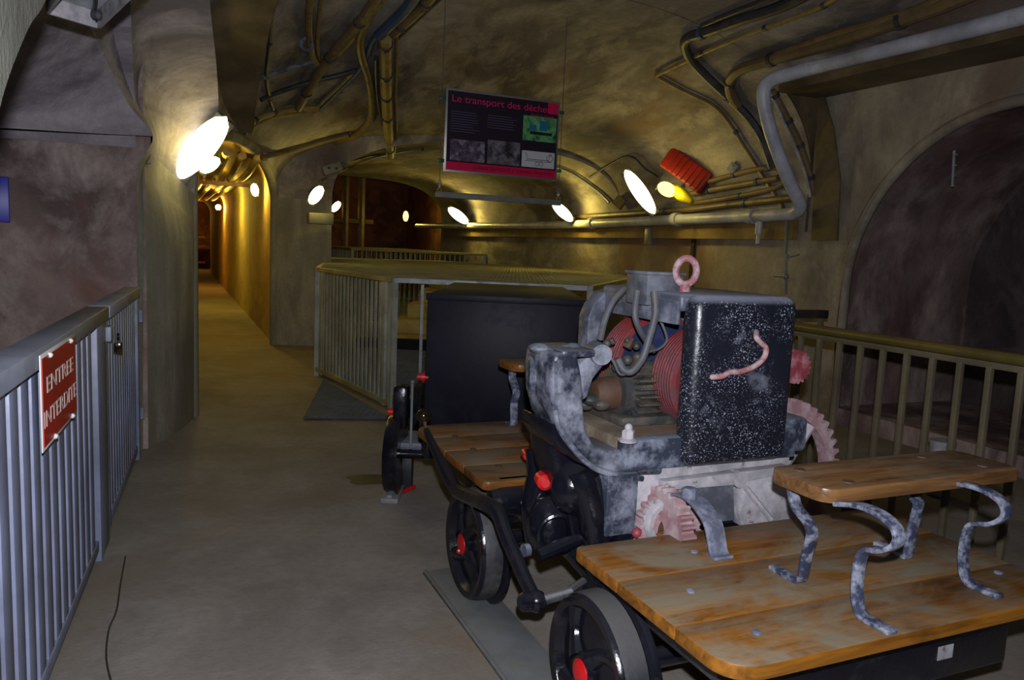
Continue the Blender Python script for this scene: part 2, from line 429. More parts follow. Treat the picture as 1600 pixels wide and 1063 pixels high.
# middle bay u 5.75..11 : floor to floor
U0, U1 = 5.75, 11.0
def passtop(x):  # passage arch
    k = (x-.685)/.60
    return 2.0+.52*math.sqrt(max(0, 1-k*k)) if abs(k) <= 1 else 0
def sec(u, s):
    """s 0..1 from right floor, up, across, down to left floor"""
    if s < .1: x, z = XR, SPR*s/.1
    elif s > .9: x, z = xl(u), SPR*(1-s)/.1
    else: x, z = prof(u, 1-2*(s-.1)/.8)
    return Vector((x, gy(u, x), z))
NS, NU = 300, 150
vs = [sec(U0+(U1-U0)*j/NU, i/NS) for j in range(NU+1) for i in range(NS+1)]
fs_v, fs_r, fs_l = [], [], []
for j in range(NU):
    for i in range(NS):
        q = (j*(NS+1)+i, j*(NS+1)+i+1, (j+1)*(NS+1)+i+1, (j+1)*(NS+1)+i)
        c = (vs[q[0]]+vs[q[2]])/2
        if .10 < c.x < 1.28 and c.z < passtop(c.x) and i > NS/2: continue
        if c.x < .12 and c.y < 6.62 and i > NS/2: continue
        if c.z < SPR and i < NS/2: fs_r.append(q)
        elif c.z < SPR+.0 and i > NS/2: fs_l.append(q)
        else: fs_v.append(q)
def sub(fs, amp=.012):
    mp = {}; V = []; Fs = []
    for f in fs:
        g = []
        for k in f:
            if k not in mp: mp[k] = len(V); V.append(wob(vs[k], amp))
            g.append(mp[k])
        Fs.append(g)
    m = MB(); m.add(V, Fs); return m
shell.append(('ceiling_middle', sub(fs_v), M['vault']))
shell.append(('wall_right', sub(fs_r), M['wallR']))
shell.append(('wall_pillar', sub(fs_l), M['pillar']))
# passage: from its mouth on the slanting wall back along the axis
def usolve(x, z):
    lo, hi = U0, U1
    for _ in range(40):
        u = (lo+hi)/2
        if z <= SPR: xs = xl(u)
        else:
            a = xl(u); hw = (XR-a)/2; q = min(1, (z-SPR)/(crown(u)-SPR)); xs = (a+XR)/2-hw*(1-q**NE)**(1/NE)
        if xs < x: lo = u
        else: hi = u
    u = (lo+hi)/2; return gy(u, x)
mouth = []
for k in range(13): mouth.append((.11, 2.0*k/12))
for k in range(1, 24):
    a = PI-PI*k/24; mouth.append((.69+.58*math.cos(a), 2.0+.50*math.sin(a)))
for k in range(13): mouth.append((1.27, 2.0*(1-k/12)))
mouth3 = [Vector((x, usolve(x, z), z)) for x, z in mouth]
mb = MB()
NPS = 60
def pas(i, j):
    k = min(int(round(i*(len(mouth3)-1))), len(mouth3)-1); m = mouth3[k]
    return wob((m.x, m.y+(33-m.y)*j*j if j else m.y, m.z*(1+.16*sst(0, .25, j))), .012)
mb.grid(pas, len(mouth3)-1, NPS)
shell.append(('wall_passage', mb, M['passage']))
lip = MB(); lip.tube([m+Vector((.0, .05, -.0)) for m in mouth3], .06, 10, caps=False)
shell.append(('trim_1', lip, M['pillar']))

# far bay u 11..17 (lower vault) and its face
def secf(u, s, x0=2.0):
    if s < .1: x, z = XR, SPR*s/.1
    elif s > .9: x, z = x0, SPR*(1-s)/.1
    else:
        t = 1-2*(s-.1)/.8; ang = t*PI/2; c = 3.45; hw = XR-c if t > 0 else c-x0
        sx, sz = math.sin(ang), math.cos(ang)
        x = c+hw*math.copysign(abs(sx)**(2/NE), sx); z = SPR+.85*max(sz, 0)**(2/NE)
    return Vector((x, u-.47*(x-1.8)*(1-sst(11, 16, u))+1.7*sst(.78, .93, s)*(1-sst(11, 15, u)), z))
mb = MB(); mb.grid(lambda i, j: wob(secf(11+6*j, i), .012), 120, 50); shell.append(('ceiling_far', mb, M['vault']))
mb = MB(); mb.grid(lambda i, j: sec(10.99, i).lerp(secf(11.0, i), j), 120, 4); shell.append(('trim_2', mb, M['pillar']))
# far dark room behind it
mb = MB(); mb.box(1.7, 6.3, 17, 17.15, 2.95, 3.6)
def ring(i, j):
    a = secf(17, i); b = Vector((XR+.9 if i < .5 else 1.72, 17, a.z))
    if .1 <= i <= .9: b = Vector((max(1.72, 3.8+(a.x-3.8)*1.5), 17, SPR+(a.z-SPR)*1.6+.05))
    return a.lerp(b, j)
mb.grid(ring, 120, 3)
mb.box(6.2, 6.35, 17, 22, 0, 3.6); mb.box(1.6, 1.75, 17, 22, 0, 3.6); mb.box(1.6, 6.3, 22, 22.15, 0, 3.6); mb.box(1.6, 6.3, 17, 22, 3.55, 3.65)
shell.append(('wall_far', mb, M['darkroom']))
# passage end room
mb = MB(); mb.box(-3, 3, 38, 38.15, 0, 3); mb.box(-3, -2.85, 33, 38, 0, 3); mb.box(3, 3.15, 33, 38, 0, 3); mb.box(-3, 3, 33, 38, 2.9, 3.05)
mb.box(-3, .1, 33, 33.1, 0, 3); mb.box(1.35, 3, 33, 33.1, 0, 3)
shell.append(('wall_back', mb, M['darkroom']))

# right bay y<5.75: upright wall with a wide arched side gallery, flat plated soffit
AY, AH, AS, AR = 3.75, 1.5, 1.25, 1.48
def archz(y):
    k = (y-AY)/AH; return AS+AR*math.sqrt(max(0, 1-k*k)) if abs(k) < 1 else 0
mb = MB(); NY = 96
cols = []
ys = [-2.5, -1, .5, 1.5, 2.0] + [AY-AH+2*AH*(.5-.5*math.cos(PI*k/64)) for k in range(65)] + [5.4, 5.6, 5.76]
for y in ys:
    cols.append([wob((XR, y, archz(y)+(3.08-archz(y))*k/16), .012) for k in range(17)])
V = [p for c in cols for p in c]; Fs = [(a*17+k, a*17+k+1, (a+1)*17+k+1, (a+1)*17+k) for a in range(len(cols)-1) for k in range(16)]
mb.add(V, Fs); shell.append(('wall_bay', mb, M['wallR']))
mb = MB()
am = [(AY+AH*math.cos(a), AS+AR*math.sin(a)) for a in [PI*k/48 for k in range(49)]]
am = [(AY+AH, z) for z in (0, .4, .8)] + am + [(AY-AH, z) for z in (.8, .4, 0)]
mb.grid(lambda i, j: wob((XR-.03+1.75*j, am[int(round(i*(len(am)-1)))][0], am[int(round(i*(len(am)-1)))][1]), .03, 1.5), len(am)-1, 24)
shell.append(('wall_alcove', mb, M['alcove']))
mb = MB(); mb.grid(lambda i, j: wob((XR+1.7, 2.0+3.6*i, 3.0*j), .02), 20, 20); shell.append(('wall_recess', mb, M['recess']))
lip = MB(); lip.tube([(XR+.03, y, z) for y, z in am], .05, 8, caps=False); shell.append(('trim_3', lip, M['wallR']))
mb = MB(); mb.box(XR+.02, XR+1.7, 2.2, 5.3, 0, .16); shell.append(('trim_4', mb, M['alcove']))
# plated soffit and the plated step face beside it
mb = MB(); mb.box(5.10, XR+.02, -2.5, 5.74, 3.03, 3.10); shell.append(('trim_5', mb, M['steelplate']))
mb = MB(); NP = 60
def stepf(i, j):
    z = 1.78+(3.62-1.78)*i
    if z <= SPR: x = XR-.03
    else:
        q = (z-SPR)/(crown(5.75)-SPR); a = xl(5.75); x = (a+XR)/2+(XR-a)/2*(max(0, 1-q**NE))**(1/NE)
    return Vector((min(x, XR-.03)+(XR+.12-min(x, XR-.03))*j, 5.745-.0*j, z))
mb.grid(stepf, 60, 2); shell.append(('trim_6', mb, M['steelplate']))
# narrow steel edge strip lining the step on the wall side
mb = MB(); mb.grid(lambda i, j: Vector((XR-.10+.10*j, 5.70-.0*j, 1.75+1.3*i)), 4, 1)
# back wall of the gallery behind us
mb = MB(); mb.box(-.6, 6.2, -2.6, -2.5, 0, 3.8); shell.append(('wall_rear', mb, M['wallL']))
# floor with slight undulation
mb = MB(); mb.grid(lambda i, j: (-4+12*i, -3+42*j, 0), 30, 100); shell.append(('floor', mb, M['floor']))
# ledge boards running along the right wall under the pipes
mb = MB(); mb.box(XR-.09, XR-.01, 5.85, 16.5, 1.70, 1.90); shell.append(('trim_7', mb, M['mortar']))
objs_shell = {}
shell_v = []; shell_f = []
for nm, m_, mt in shell:
    if nm not in ('trim_4', 'trim_5', 'trim_6', 'trim_7'): m_.open = True
    o = struct(nm, m_, mt, sm=True, ang=50); objs_shell[nm] = o
    if nm.startswith(('ceiling', 'wall', 'trim')) and nm not in ('trim_7',):
        n = len(shell_v); shell_v += [G2W(v) for v in m_.v]; shell_f += [[k+n for k in f] for f in m_.f]
BV = BVHTree.FromPolygons(shell_v, shell_f)
def hit(px, py, off=.03):
    """where a sight line meets the masonry, pulled off the surface by off metres"""
    d = ray(px, py).normalized(); h = BV.ray_cast(CAM, d)
    if h[0] is None: return atY(px, py, 8)
    n = h[1].normalized()
    if n.dot(d) > 0: n = -n
    return W2G(h[0]+n*off)
# ------------------------------------------------------------------ left barred gate and its sign
FA = atz(212, 716, 0); FB = atz(75, 1063, 0)
fd = (FB-FA).normalized(); FL = 3.9
def fp(t, z, o=0): return Vector((FA.x+fd.x*t-fd.y*o, FA.y+fd.y*t+fd.x*o, z))     # o>0 towards the walkway
t = Thing('barred_gate', fp(1.9, 0), 'long blue-grey barred metal gate closing the side gallery on the left', 'gate')
def fbox(m, t0, t1, o0, o1, z0, z1):
    c = [fp(a, z, o) for z in (z0, z1) for o in (o0, o1) for a in (t0, t1)]
    m.add(c, [(0,2,3,1),(4,5,7,6),(0,1,5,4),(2,6,7,3),(0,4,6,2),(1,3,7,5)]); return m
m = MB(); fbox(m, 1.49, FL, -.05, .045, 1.085, 1.145); t.part('top_rail', m, M['fenceblue2'], bevel=.004)
m = MB(); fbox(m, .03, 1.455, -.05, .045, 1.085, 1.145); t.part('top_rail', m, M['fenceblue2'], bevel=.004)
m = MB(); fbox(m, 1.49, FL, -.02, .02, .05, .10); t.part('bottom_rail', m, M['fenceblue'], bevel=.003)
m = MB(); fbox(m, .03, 1.455, -.02, .02, .05, .10); t.part('bottom_rail', m, M['fenceblue'], bevel=.003)
m = MB(); fbox(m, 1.38, 1.455, -.02, .025, .03, 1.10); t.part('meeting_stile', m, M['fenceblue'], bevel=.004)
m = MB(); fbox(m, 1.49, 1.76, -.03, .03, .0, 1.10); t.part('meeting_stile', m, M['fenceblue'], bevel=.004)
m = MB(); fbox(m, .0, .06, -.03, .03, .0, 1.12); t.part('hinge_post', m, M['fenceblue'], bevel=.004)
tt = .10
while tt < FL:
    w_ = .066 if tt < 1.3 else .088
    if not (1.31 < tt < 1.77):
        m = MB(); fbox(m, tt, tt+w_, -.012, .016, .07, 1.09); t.part('bar', m, M['fenceblue'], bevel=.003)
    tt += .102 if tt < 1.3 else .127
for z in (.3, .95):
    m = MB(); m.tube([fp(-.02, z-.04, .04), fp(-.02, z+.04, .04)], .014, 8); t.part('hinge', m, M['fenceblue2'])
m = MB(); fbox(m, 1.43, 1.52, .03, .055, .98, 1.05); lt = t.part('latch', m, M['fenceblue2'], bevel=.004)
m = MB(); m.torus(fp(1.40, .99, .07), (1, .2, 0), .016, .004); m.box(*[v for ab in zip(fp(1.40, .935, .07)-Vector((.018, .018, .02)), fp(1.40, .935, .07)+Vector((.018, .018, .025))) for v in ab]); t.part('padlock', m, M['brass'], parent=lt, bevel=.004)

def text_mb(body, size, place, extr=.002, sx=1.0, bold=0.0, align='LEFT', space=1.0):
    c = bpy.data.curves.new('t', 'FONT'); c.body = body; c.size = size; c.extrude = extr; c.align_x = align; c.offset = bold; c.space_character = space
    o = bpy.data.objects.new('t', c); COL.objects.link(o)
    dg = bpy.context.evaluated_depsgraph_get(); me = bpy.data.meshes.new_from_object(o.evaluated_get(dg))
    m = MB(); m.add([place(v.co.x*sx, v.co.y, v.co.z) for v in me.vertices], [tuple(p.vertices) for p in me.polygons])
    bpy.data.objects.remove(o); bpy.data.curves.remove(c); bpy.data.meshes.remove(me); return m
# sign wired to the bars
def on_gate(px, py):
    d = W2G(ray(px, py)); o = W2G(CAM); n = Vector((-fd.y, fd.x, 0)); q = fp(0, 0, .055)
    p = o+d*((q-o).dot(n)/d.dot(n)); return (p-FA).dot(fd), p.z
(ta, za), (tb, zb), (tc, zc), (td, zd) = on_gate(121, 524), on_gate(66, 549), on_gate(68, 712), on_gate(120, 645)
t1, t0 = (tb+tc)/2, (ta+td)/2; z1, z0 = (za+zb)/2, (zc+zd)/2
W_, H_ = t1-t0, z1-z0
m = MB(); fbox(m, t0, t1, .048, .052, z0, z1)
sg = Thing('prohibition_sign', fp((t0+t1)/2, z0, .05), 'red enamel sign with white capitals and white border wired to the barred gate', 'sign')
sg.part('backing', m, M['white'], bevel=.001)
m = MB(); fbox(m, t0+.012, t1-.012, .050, .054, z0+.012, z1-.012); pl_ = sg.part('plate', m, M['signred'])
# reading direction runs away from us (t decreasing)
def gt(x, y, z): return fp(t1-x, z0+y, .0545+z)
for txt, yy in (('ENTREE', .575), ('INTERDITE', .235)):
    w_ = .76 if txt == 'ENTREE' else .93
    mm = text_mb(txt, H_*.215, lambda x, y, z: Vector((x, y, z)), .0006)
    mx = max(v.x for v in mm.v); mn = min(v.x for v in mm.v); s_ = W_*w_/(mx-mn); x0 = W_*(1-w_)/2
    q = MB(); q.add([gt(x0+(v.x-mn)*s_, H_*yy+v.y*1.15, v.z) for v in mm.v], mm.f); sg.part('lettering', q, M['signgrey'], parent=pl_, sm=False)
for a, b in ((.2, .95), (.8, .95), (.28, .04), (.8, .04)):
    m = MB(); m.ball(gt(W_*a, H_*b, .001), .009, n=8, m=6); sg.part('bolt', m, M['white'])
# small blue plate on the side-gallery wall, cut by the left edge of view
c = aty(2, 310, 5.66); m = MB(); m.box(c.x-.33, c.x+.035, 5.69, 5.71, c.z-.145, c.z+.135)
single('wall_plate', m, M['blue'], 'small blue plate fixed to the stained wall at far left', 'sign', bevel=.004)

# ------------------------------------------------------------------ right railing
RXL = 3.56
t = Thing('barred_railing', (RXL, 4, 0), 'olive metal railing with round handrail on the right in front of the arched alcove', 'railing')
ra = atx(1236, 508, RXL); zt = 1.09
m = MB(); m.tube([(RXL, ra.y+.0, zt), (RXL, 1.2, zt)], .028, 14); t.part('handrail', m, M['rail'])
m = MB(); m.box(RXL-.02, RXL+.02, 1.2, ra.y, .08, .12); t.part('bottom_rail', m, M['railbar'], bevel=.004)
m = MB(); m.box(RXL-.012, RXL+.012, 1.2, ra.y, 1.03, 1.062); t.part('flat_rail', m, M['railbar'], bevel=.003)
ys_ = [atx(px, py, RXL).y for px, py in ((1253, 518), (1284, 525), (1316, 531), (1350, 538), (1384, 545), (1421, 551), (1460, 560), (1506, 570), (1552, 578), (1597, 586))]
d_ = (ys_[0]-ys_[-1])/9
y = ys_[0]
while y > 1.3:
    m = MB(); m.box(RXL-.014, RXL+.014, y-.014, y+.014, .0 if abs(round((ys_[0]-y)/d_) % 6) == 3 else .1, 1.04); t.part('bar', m, M['railbar'], bevel=.003); y -= d_
# second dark low railing beyond
m = MB(); q = atx(1290, 493, 4.5); 
t = Thing('far_railing', (4.3, q.y, 0), 'short dark railing end seen behind the olive handrail near the wall', 'railing')
m.box(3.7, 4.5, q.y-.03, q.y+.03, q.z-.02, q.z+.04); t.part('top_rail', m, M['tanktop'], bevel=.004)
for x in (3.75, 4.0, 4.25, 4.46): m = MB(); m.box(x-.015, x+.015, q.y-.015, q.y+.015, 0, q.z); t.part('bar', m, M['railbar'])
# squat drum and pot on the alcove sill
c = atx(1472, 700, 4.6); m = MB(); m.lathe([(.06, 0), (.075, .01), (.075, c.z+.02), (.08, c.z+.03), (.08, c.z+.05), (.06, c.z+.05)], (c.x, c.y, 0), (0,0,1), 18)
single('capped_pipe', m, M['palecast'], 'short capped grey standpipe behind the railing above the bench board', 'pipe', ang=30)

# ------------------------------------------------------------------ grating cages over the basins
def cage(name, label, pts, h, open_sides=(), mesh=True, pitch=.1, grp=None, gate=None):
    c = Vector((sum(p[0] for p in pts)/len(pts), sum(p[1] for p in pts)/len(pts), 0))
    t = Thing(name, c, label, 'cage', grp, frame='W'); n = len(pts); P = [Vector((p[0], p[1], 0)) for p in pts]
    for i in range(n):
        a, b = P[i], P[(i+1) % n]; L = (b-a).length; d = (b-a)/L; nn = Vector((-d.y, d.x, 0))
        for z0, z1, w in ((h-.04, h, .025), (.06, .10, .02)):
            m = MB(); c8 = [a+nn*o*w+d*s_*L+Vector((0, 0, z)) for z in (z0, z1) for o in (-1, 1) for s_ in (0, 1)]
            m.add(c8, [(0,2,3,1),(4,5,7,6),(0,1,5,4),(2,6,7,3),(0,4,6,2),(1,3,7,5)])
            fr = t.part('top_rail' if z0 > .5 else 'bottom_rail', m, M['galv'] if (gate == i) else M['cagetop'])
        m = MB(); m.obox(a+Vector((0, 0, h/2)), .05, .05, h, Matrix.Rotation(math.atan2(d.y, d.x), 3, 'Z')); t.part('corner_post', m, M['cage'])
        k = int(L/pitch); rm = Matrix.Rotation(math.atan2(d.y, d.x), 3, 'Z')
        if gate == i: k = 7
        far = i not in open_sides
        mm = MB()
        for j in range(1, k):
            q = a+d*(L*j/k)
            if far: mm.obox(q+Vector((0, 0, h/2)), .022, .01, h-.1, rm)
            else:
                m = MB(); m.obox(q+Vector((0, 0, h/2)), .026 if gate == i else .044, .012, h-.1, rm); t.part('bar', m, M['galv'] if gate == i else M['cage'])
        if far and mm.v: t.part('bar_row', mm, M['cage'])
    if mesh:  # wire netting stretched over the top
        m = MB(); x0 = min(p.x for p in P); x1 = max(p.x for p in P); y0 = min(p.y for p in P); y1 = max(p.y for p in P)
        def inside(v):
            r = False
            for i in range(n):
                a, b = P[i], P[(i+1) % n]
                if (a.y > v.y) != (b.y > v.y) and v.x < (b.x-a.x)*(v.y-a.y)/(b.y-a.y)+a.x: r = not r
            return r
        def clip(a, b):
            ts = [0, 1]
            for i in range(n):
                p, q = P[i], P[(i+1) % n]; r = b-a; s_ = q-p; den = r.x*s_.y-r.y*s_.x
                if abs(den) < 1e-9: continue
                tt = ((p.x-a.x)*s_.y-(p.y-a.y)*s_.x)/den; uu = ((p.x-a.x)*r.y-(p.y-a.y)*r.x)/den
                if 0 <= uu <= 1 and 0 <= tt <= 1: ts.append(tt)
            ts.sort(); out = []
            for u0, u1 in zip(ts, ts[1:]):
                if u1-u0 > 1e-4 and inside(a+(b-a)*((u0+u1)/2)): out.append((a+(b-a)*u0, a+(b-a)*u1))
            return out
        g = .085
        for sgn in (1, -1):
            k = -60
            while k < 160:
                a = Vector((x0-3+k*g, y0, 0)); b = a+Vector((sgn*(y1-y0), y1-y0, 0)); k += 1
                for p, q in clip(a, b):
                    z = Vector((0, 0, h-.005))
                    m.tube([p+z, q+z], .0045, 4, caps=False)
        t.part('wire_netting', m, M['mesh'], sm=False)
        m = MB()
        yy = y0+.5
        while yy < y1:
            for p, q in clip(Vector((x0, yy, 0)), Vector((x1, yy, 0))): z = Vector((0, 0, h-.03)); m.tube([p+z, q+z], .014, 6)
            yy += .7
        t.part('cross_bar', m, M['cagetop'])
    return t
def w2(px, py, z): v = G2W(atz(px, py, z)); return (v.x, v.y, 0)
cg = [(-1.04, 6.68), (-2.15, 8.4), (-3.25, 13.6), (-1.4, 14.9), (1.2, 12.9), (1.62, 10.2), (.66, 6.72)]
CG = cage('basin_cage', 'large many-sided grey barred cage roofed with wire netting around the basin', cg, 1.2, open_sides=(0, 6), gate=6)
# wide gate stiles on the front-left face
a, b = Vector((-1.04, 6.68, 0)), Vector((-2.15, 8.4, 0)); d = (b-a).normalized(); rm = Matrix.Rotation(math.atan2(d.y, d.x), 3, 'Z')
for s_ in (.2, 1.9):
    m = MB(); m.obox(a+d*s_+Vector((0, 0, .6)), .09, .03, 1.12, rm); CG.part('stile', m, M['cage'], bevel=.003)
cg2 = [(-3.3, 15.6), (-4.6, 18.6), (-3.4, 20.5), (.6, 16.8), (1.0, 15.4), (-.6, 15.2)]
cage('basin_cage', 'second barred cage with a netted top farther down the vault', cg2, 1.36)
# stepped masonry of the basin inside the near cage
t = Thing('basin_steps', (.2, 12, 0), 'ochre masonry steps inside the large barred cage', 'steps', frame='W')
for k in range(5):
    m = MB(); m.box(-1.9+.12*k, 1.0, 11.0+.5*k, 11.6+.5*k+.2, 0, .16+.2*k); t.part('step', m, M['step'], bevel=.01)
# floor gratings
def slab(name, pts, z0, z1, mat, label, cat, frame='G', grp=None, **kw):
    m = MB(); m.prism([(p[0], p[1]) for p in pts], 'z', z0, z1); return single(name, m, mat, label, cat, grp, frame, **kw)
def grating(name, pts, label, z, dirv=(1, 0), pitch=.035):
    P = [Vector((p[0], p[1], 0)) for p in pts]; n = len(P); m = MB(); x0 = min(p.x for p in P); x1 = max(p.x for p in P); y0 = min(p.y for p in P); y1 = max(p.y for p in P)
    y = y0
    while y < y1:
        xs = []
        for i in range(n):
            a, b = P[i], P[(i+1) % n]
            if (a.y > y) != (b.y > y): xs.append(a.x+(b.x-a.x)*(y-a.y)/(b.y-a.y))
        xs.sort()
        for u, v in zip(xs[::2], xs[1::2]): m.box(u, v, y, y+.008, z-.02, z)
        y += pitch
    x = x0+pitch
    while x < x1:
        ys2 = []
        for i in range(n):
            a, b = P[i], P[(i+1) % n]
            if (a.x > x) != (b.x > x): ys2.append(a.y+(b.y-a.y)*(x-a.x)/(b.x-a.x))
        ys2.sort()
        for u, v in zip(ys2[::2], ys2[1::2]): m.box(x, x+.006, u, v, z-.018, z-.002)
        x += pitch*1.6
    for i in range(n): a, b = P[i], P[(i+1) % n]; m.tube([(a.x, a.y, z-.008), (b.x, b.y, z-.008)], .01, 4)
    return single(name, m, M['grate'], label, 'grating', frame='W', sm=False)
tri = [w2(505, 597, 0), w2(475, 657, 0), w2(612, 658, 0)]
grating('floor_grating', tri, 'triangular steel floor grating outside the front left of the barred cage', .025)
grating('floor_grating', [(-1.0, 6.8), (-2.05, 8.4), (-2.4, 10.6), (1.2, 10.6), (.66, 6.8)], 'wide steel floor grating inside the barred cage in front of the basin steps', .03, pitch=.05)
m = MB(); m.box(-2.2, 1.2, 10.75, 10.85, 0, .16); single('basin_kerb', m, M['tank'], 'dark kerb bar at the foot of the masonry steps inside the cage', 'kerb', frame='W')

# ------------------------------------------------------------------ hanging information panel
pc = atY(783, 212, 6.9)
AX = Vector((1, 0, 0)); PY = pc.y
tl, tr, bl = aty(697, 138, PY), aty(875, 159, PY), aty(692, 269, PY)
PW = tr.x-tl.x; PX = (tl.x+tr.x)/2; PZ1 = (tl.z+tr.z)/2; PH = tl.z-bl.z; PZ0 = PZ1-PH
t = Thing('information_panel', (PX, PY, PZ0), 'hanging black and crimson information panel with photographs above the cage', 'sign')
m = MB(); m.box(PX-PW/2, PX+PW/2, PY-.006, PY+.012, PZ0, PZ1); fr = t.part('frame', m, M['alu'], bevel=.002)
e = .018; X0, X1, Z0, Z1 = PX-PW/2+e, PX+PW/2-e, PZ0+e, PZ1-e; BW, BH = X1-X0, Z1-Z0
m = MB(); m.box(X0, X1, PY-.009, PY-.004, Z0, Z1); bd = t.part('panel_face', m, M['board'], sm=False)
def pb(u0, u1, v0, v1, mat, nm, lift=.011):
    m = MB(); m.box(X0+BW*u0, X0+BW*u1, PY-lift, PY-.008, Z0+BH*v0, Z0+BH*v1); return t.part(nm, m, mat, parent=bd, sm=False)
pb(0, 1, 0, .105, M['crimson'], 'footer_band'); pb(.90, 1, .855, 1, M['crimson'], 'red_square')
def ptext(body, u0, u1, v, hh, mat, nm, bold=0):
    mm = text_mb(body, 1, lambda x, y, z: Vector((x, y, z)), .001, bold=bold); mn = min(q.x for q in mm.v); mx = max(q.x for q in mm.v)
    s_ = BW*(u1-u0)/(mx-mn); m = MB(); m.add([(X0+BW*u0+(q.x-mn)*s_, PY-.0118-q.z*.3, Z0+BH*v+q.y*BH*hh) for q in mm.v], mm.f); return t.part(nm, m, mat, parent=bd, sm=False)
ptext('Le transport des déchets', .035, .955, .865, .125, M['crimson2'], 'title', .004)
ptext('Transport of waste', .74, .96, .80, .045, M['crimson'], 'subtitle')
ptext('CURAGE DES ÉGOUTS', .24, .575, .035, .062, M['paneldark'], 'footer_text', .01)
ptext('/', .59, .61, .03, .07, M['paneldark'], 'footer_text')
ptext('CLEANING THE SEWERS', .625, .96, .035, .055, M['paneldark'], 'footer_text')
m = MB(); rnd = random.Random(3)
for k in range(9): m.box(X0+BW*.03, X0+BW*(.03+.26*rnd.uniform(.75, 1)), PY-.0105, PY-.008, Z0+BH*(.74-.031*k), Z0+BH*(.748-.031*k))
for k in range(6): m.box(X0+BW*.35, X0+BW*(.35+.27*rnd.uniform(.75, 1)), PY-.0105, PY-.008, Z0+BH*(.74-.031*k), Z0+BH*(.748-.031*k))
t.part('text_columns', m, M['paneltext'], parent=bd, sm=False)
def photomat(name, cols, sc):
    q = NT(name); n1 = q.noise(sc, 6, .7); n2 = q.noise(sc*.5, 4, .6, off=(3, 1, 2))
    c = q.mix(q.ramp(n1, .4, .6), lin(cols[0]), lin(cols[1])); c = q.mix(q.ramp(n2, .5, .62), c, lin(cols[2])); return q.fin(c, .4)
pg = pb(.675, .99, .475, .80, photomat('photo_green', ((70, 130, 84), (110, 180, 110), (34, 70, 60)), 22), 'colour_photo')
m = MB(); m.box(X0+BW*.83, X0+BW*.90, PY-.013, PY-.0105, Z0+BH*.62, Z0+BH*.75); m.box(X0+BW*.73, X0+BW*.80, PY-.013, PY-.0105, Z0+BH*.62, Z0+BH*.69); t.part('photo_detail', m, plain('photo_teal', (30, 110, 140), .4), parent=bd, sm=False)
m = MB(); m.box(X0+BW*.74, X0+BW*.95, PY-.0125, PY-.0105, Z0+BH*.56, Z0+BH*.60); t.part('photo_detail', m, plain('photo_shadow', (24, 40, 36), .4), parent=bd, sm=False)
pb(.03, .335, .125, .395, photomat('photo_dim', ((60, 44, 70), (96, 84, 100), (130, 124, 130)), 26), 'dim_photo')
pb(.36, .655, .125, .43, photomat('photo_grey', ((130, 126, 134), (90, 84, 92), (44, 38, 46)), 15), 'grey_photo')
pb(.675, .985, .125, .34, plain('photo_white', (196, 196, 200), .4), 'diagram')
m = MB(); zz = Z0+BH*.24
def U(u, v): return (X0+BW*u, PY-.012, Z0+BH*v)
m.tube([U(.70, .31), U(.715, .31), U(.725, .23), U(.93, .23), U(.94, .31), U(.96, .31)], .0025, 4); m.tube([U(.71, .21), U(.95, .21)], .002, 4)
m.torus(U(.82, .175), (0, 1, 0), .018, .002, 14, 4); m.torus(U(.86, .175), (0, 1, 0), .018, .002, 14, 4); m.torus(U(.94, .26), (0, 1, 0), .03, .002, 14, 4)
t.part('diagram_lines', m, M['black'], parent=bd, sm=False)
# cables, clamps, ballast bar
hbz = aty(780, 310, PY).z
for sx, top in ((-1, (694, 8)), (1, (886, 20))):
    x = PX+sx*(PW/2+.03); ct = hit(top[0], top[1], .0); 
    m = MB(); m.tube([(x, PY, hbz+.1), (x, PY, 3.56)], .0035, 6); t.part('steel_cable', m, M['cable'])
    for z in (PZ1-.09, PZ0+.09): m = MB(); m.box(x-.025, x+.012 if sx > 0 else x+.03, PY-.016, PY+.016, z-.016, z+.016); t.part('cable_clamp', m, paint('clamp_green%d' % int(z*100+sx), (40, 96, 90), .4), bevel=.004)
    m = MB()
    for k in range(3): m.torus((x, PY, hbz+.035+.035*k), (1, 0, 0) if k % 2 else (0, 1, 0), .016, .004, 12, 6)
    t.part('chain_link', m, M['alu'])
m = MB(); m.box(PX-PW/2-.06, PX+PW/2+.055, PY-.02, PY+.02, hbz-.028, hbz+.022); t.part('ballast_bar', m, M['greybox'], bevel=.003)
# ------------------------------------------------------------------ pipes and cables on the masonry
def run(name, label, cat, pts, r, mat, k=6, off=None, grp=None, n=10, clips=0, clipmat=None):
    P = [hit(p[0], p[1], off if off is not None else r+.01) if len(p) == 2 else Vector(p) for p in pts]
    # ease out sudden jumps across edges of the masonry
    Q = smooth(P, k)
    m = MB(); m.tube(Q, r, n)
    if not clips: return single(name, m, mat, label, cat, grp)
    c = P[len(P)//2]; t = Thing(name, c, label, cat, grp); t.part('tube', m, mat)
    for j in range(clips):
        i = int((j+.7)*len(Q)/(clips+.4)); i = min(max(i, 1), len(Q)-2); d = (Q[i+1]-Q[i-1]).normalized()
        mm = MB(); mm.lathe([(r*1.25, -.02), (r*1.25, .02)], Q[i], d, 10); mm.tube([Q[i], Q[i]+(Q[i]-W2G(CAM)).normalized()*(r+.04)], .008, 6)
        t.part('clip', mm, clipmat or M['pipedark'])
    return t.root
PD, PB_, PO = M['pipedark'], M['pipebrown'], M['pipeochre']
run('cable', 'dark knotted cable dropping vertically beside the curved steel band', 'cable', [(424, -30), (420, 30), (417, 70), (413, 110), (416, 140), (424, 166)], .022, PD, clips=4)
run('cable', 'brown cable looping down left of the pair near the top', 'cable', [(484, -30), (479, 20), (481, 55), (486, 82), (494, 92)], .032, PB_)
run('cable', 'thin brown cable just right of the looping thick one', 'cable', [(502, -30), (496, 25), (494, 60), (498, 90)], .02, PB_)
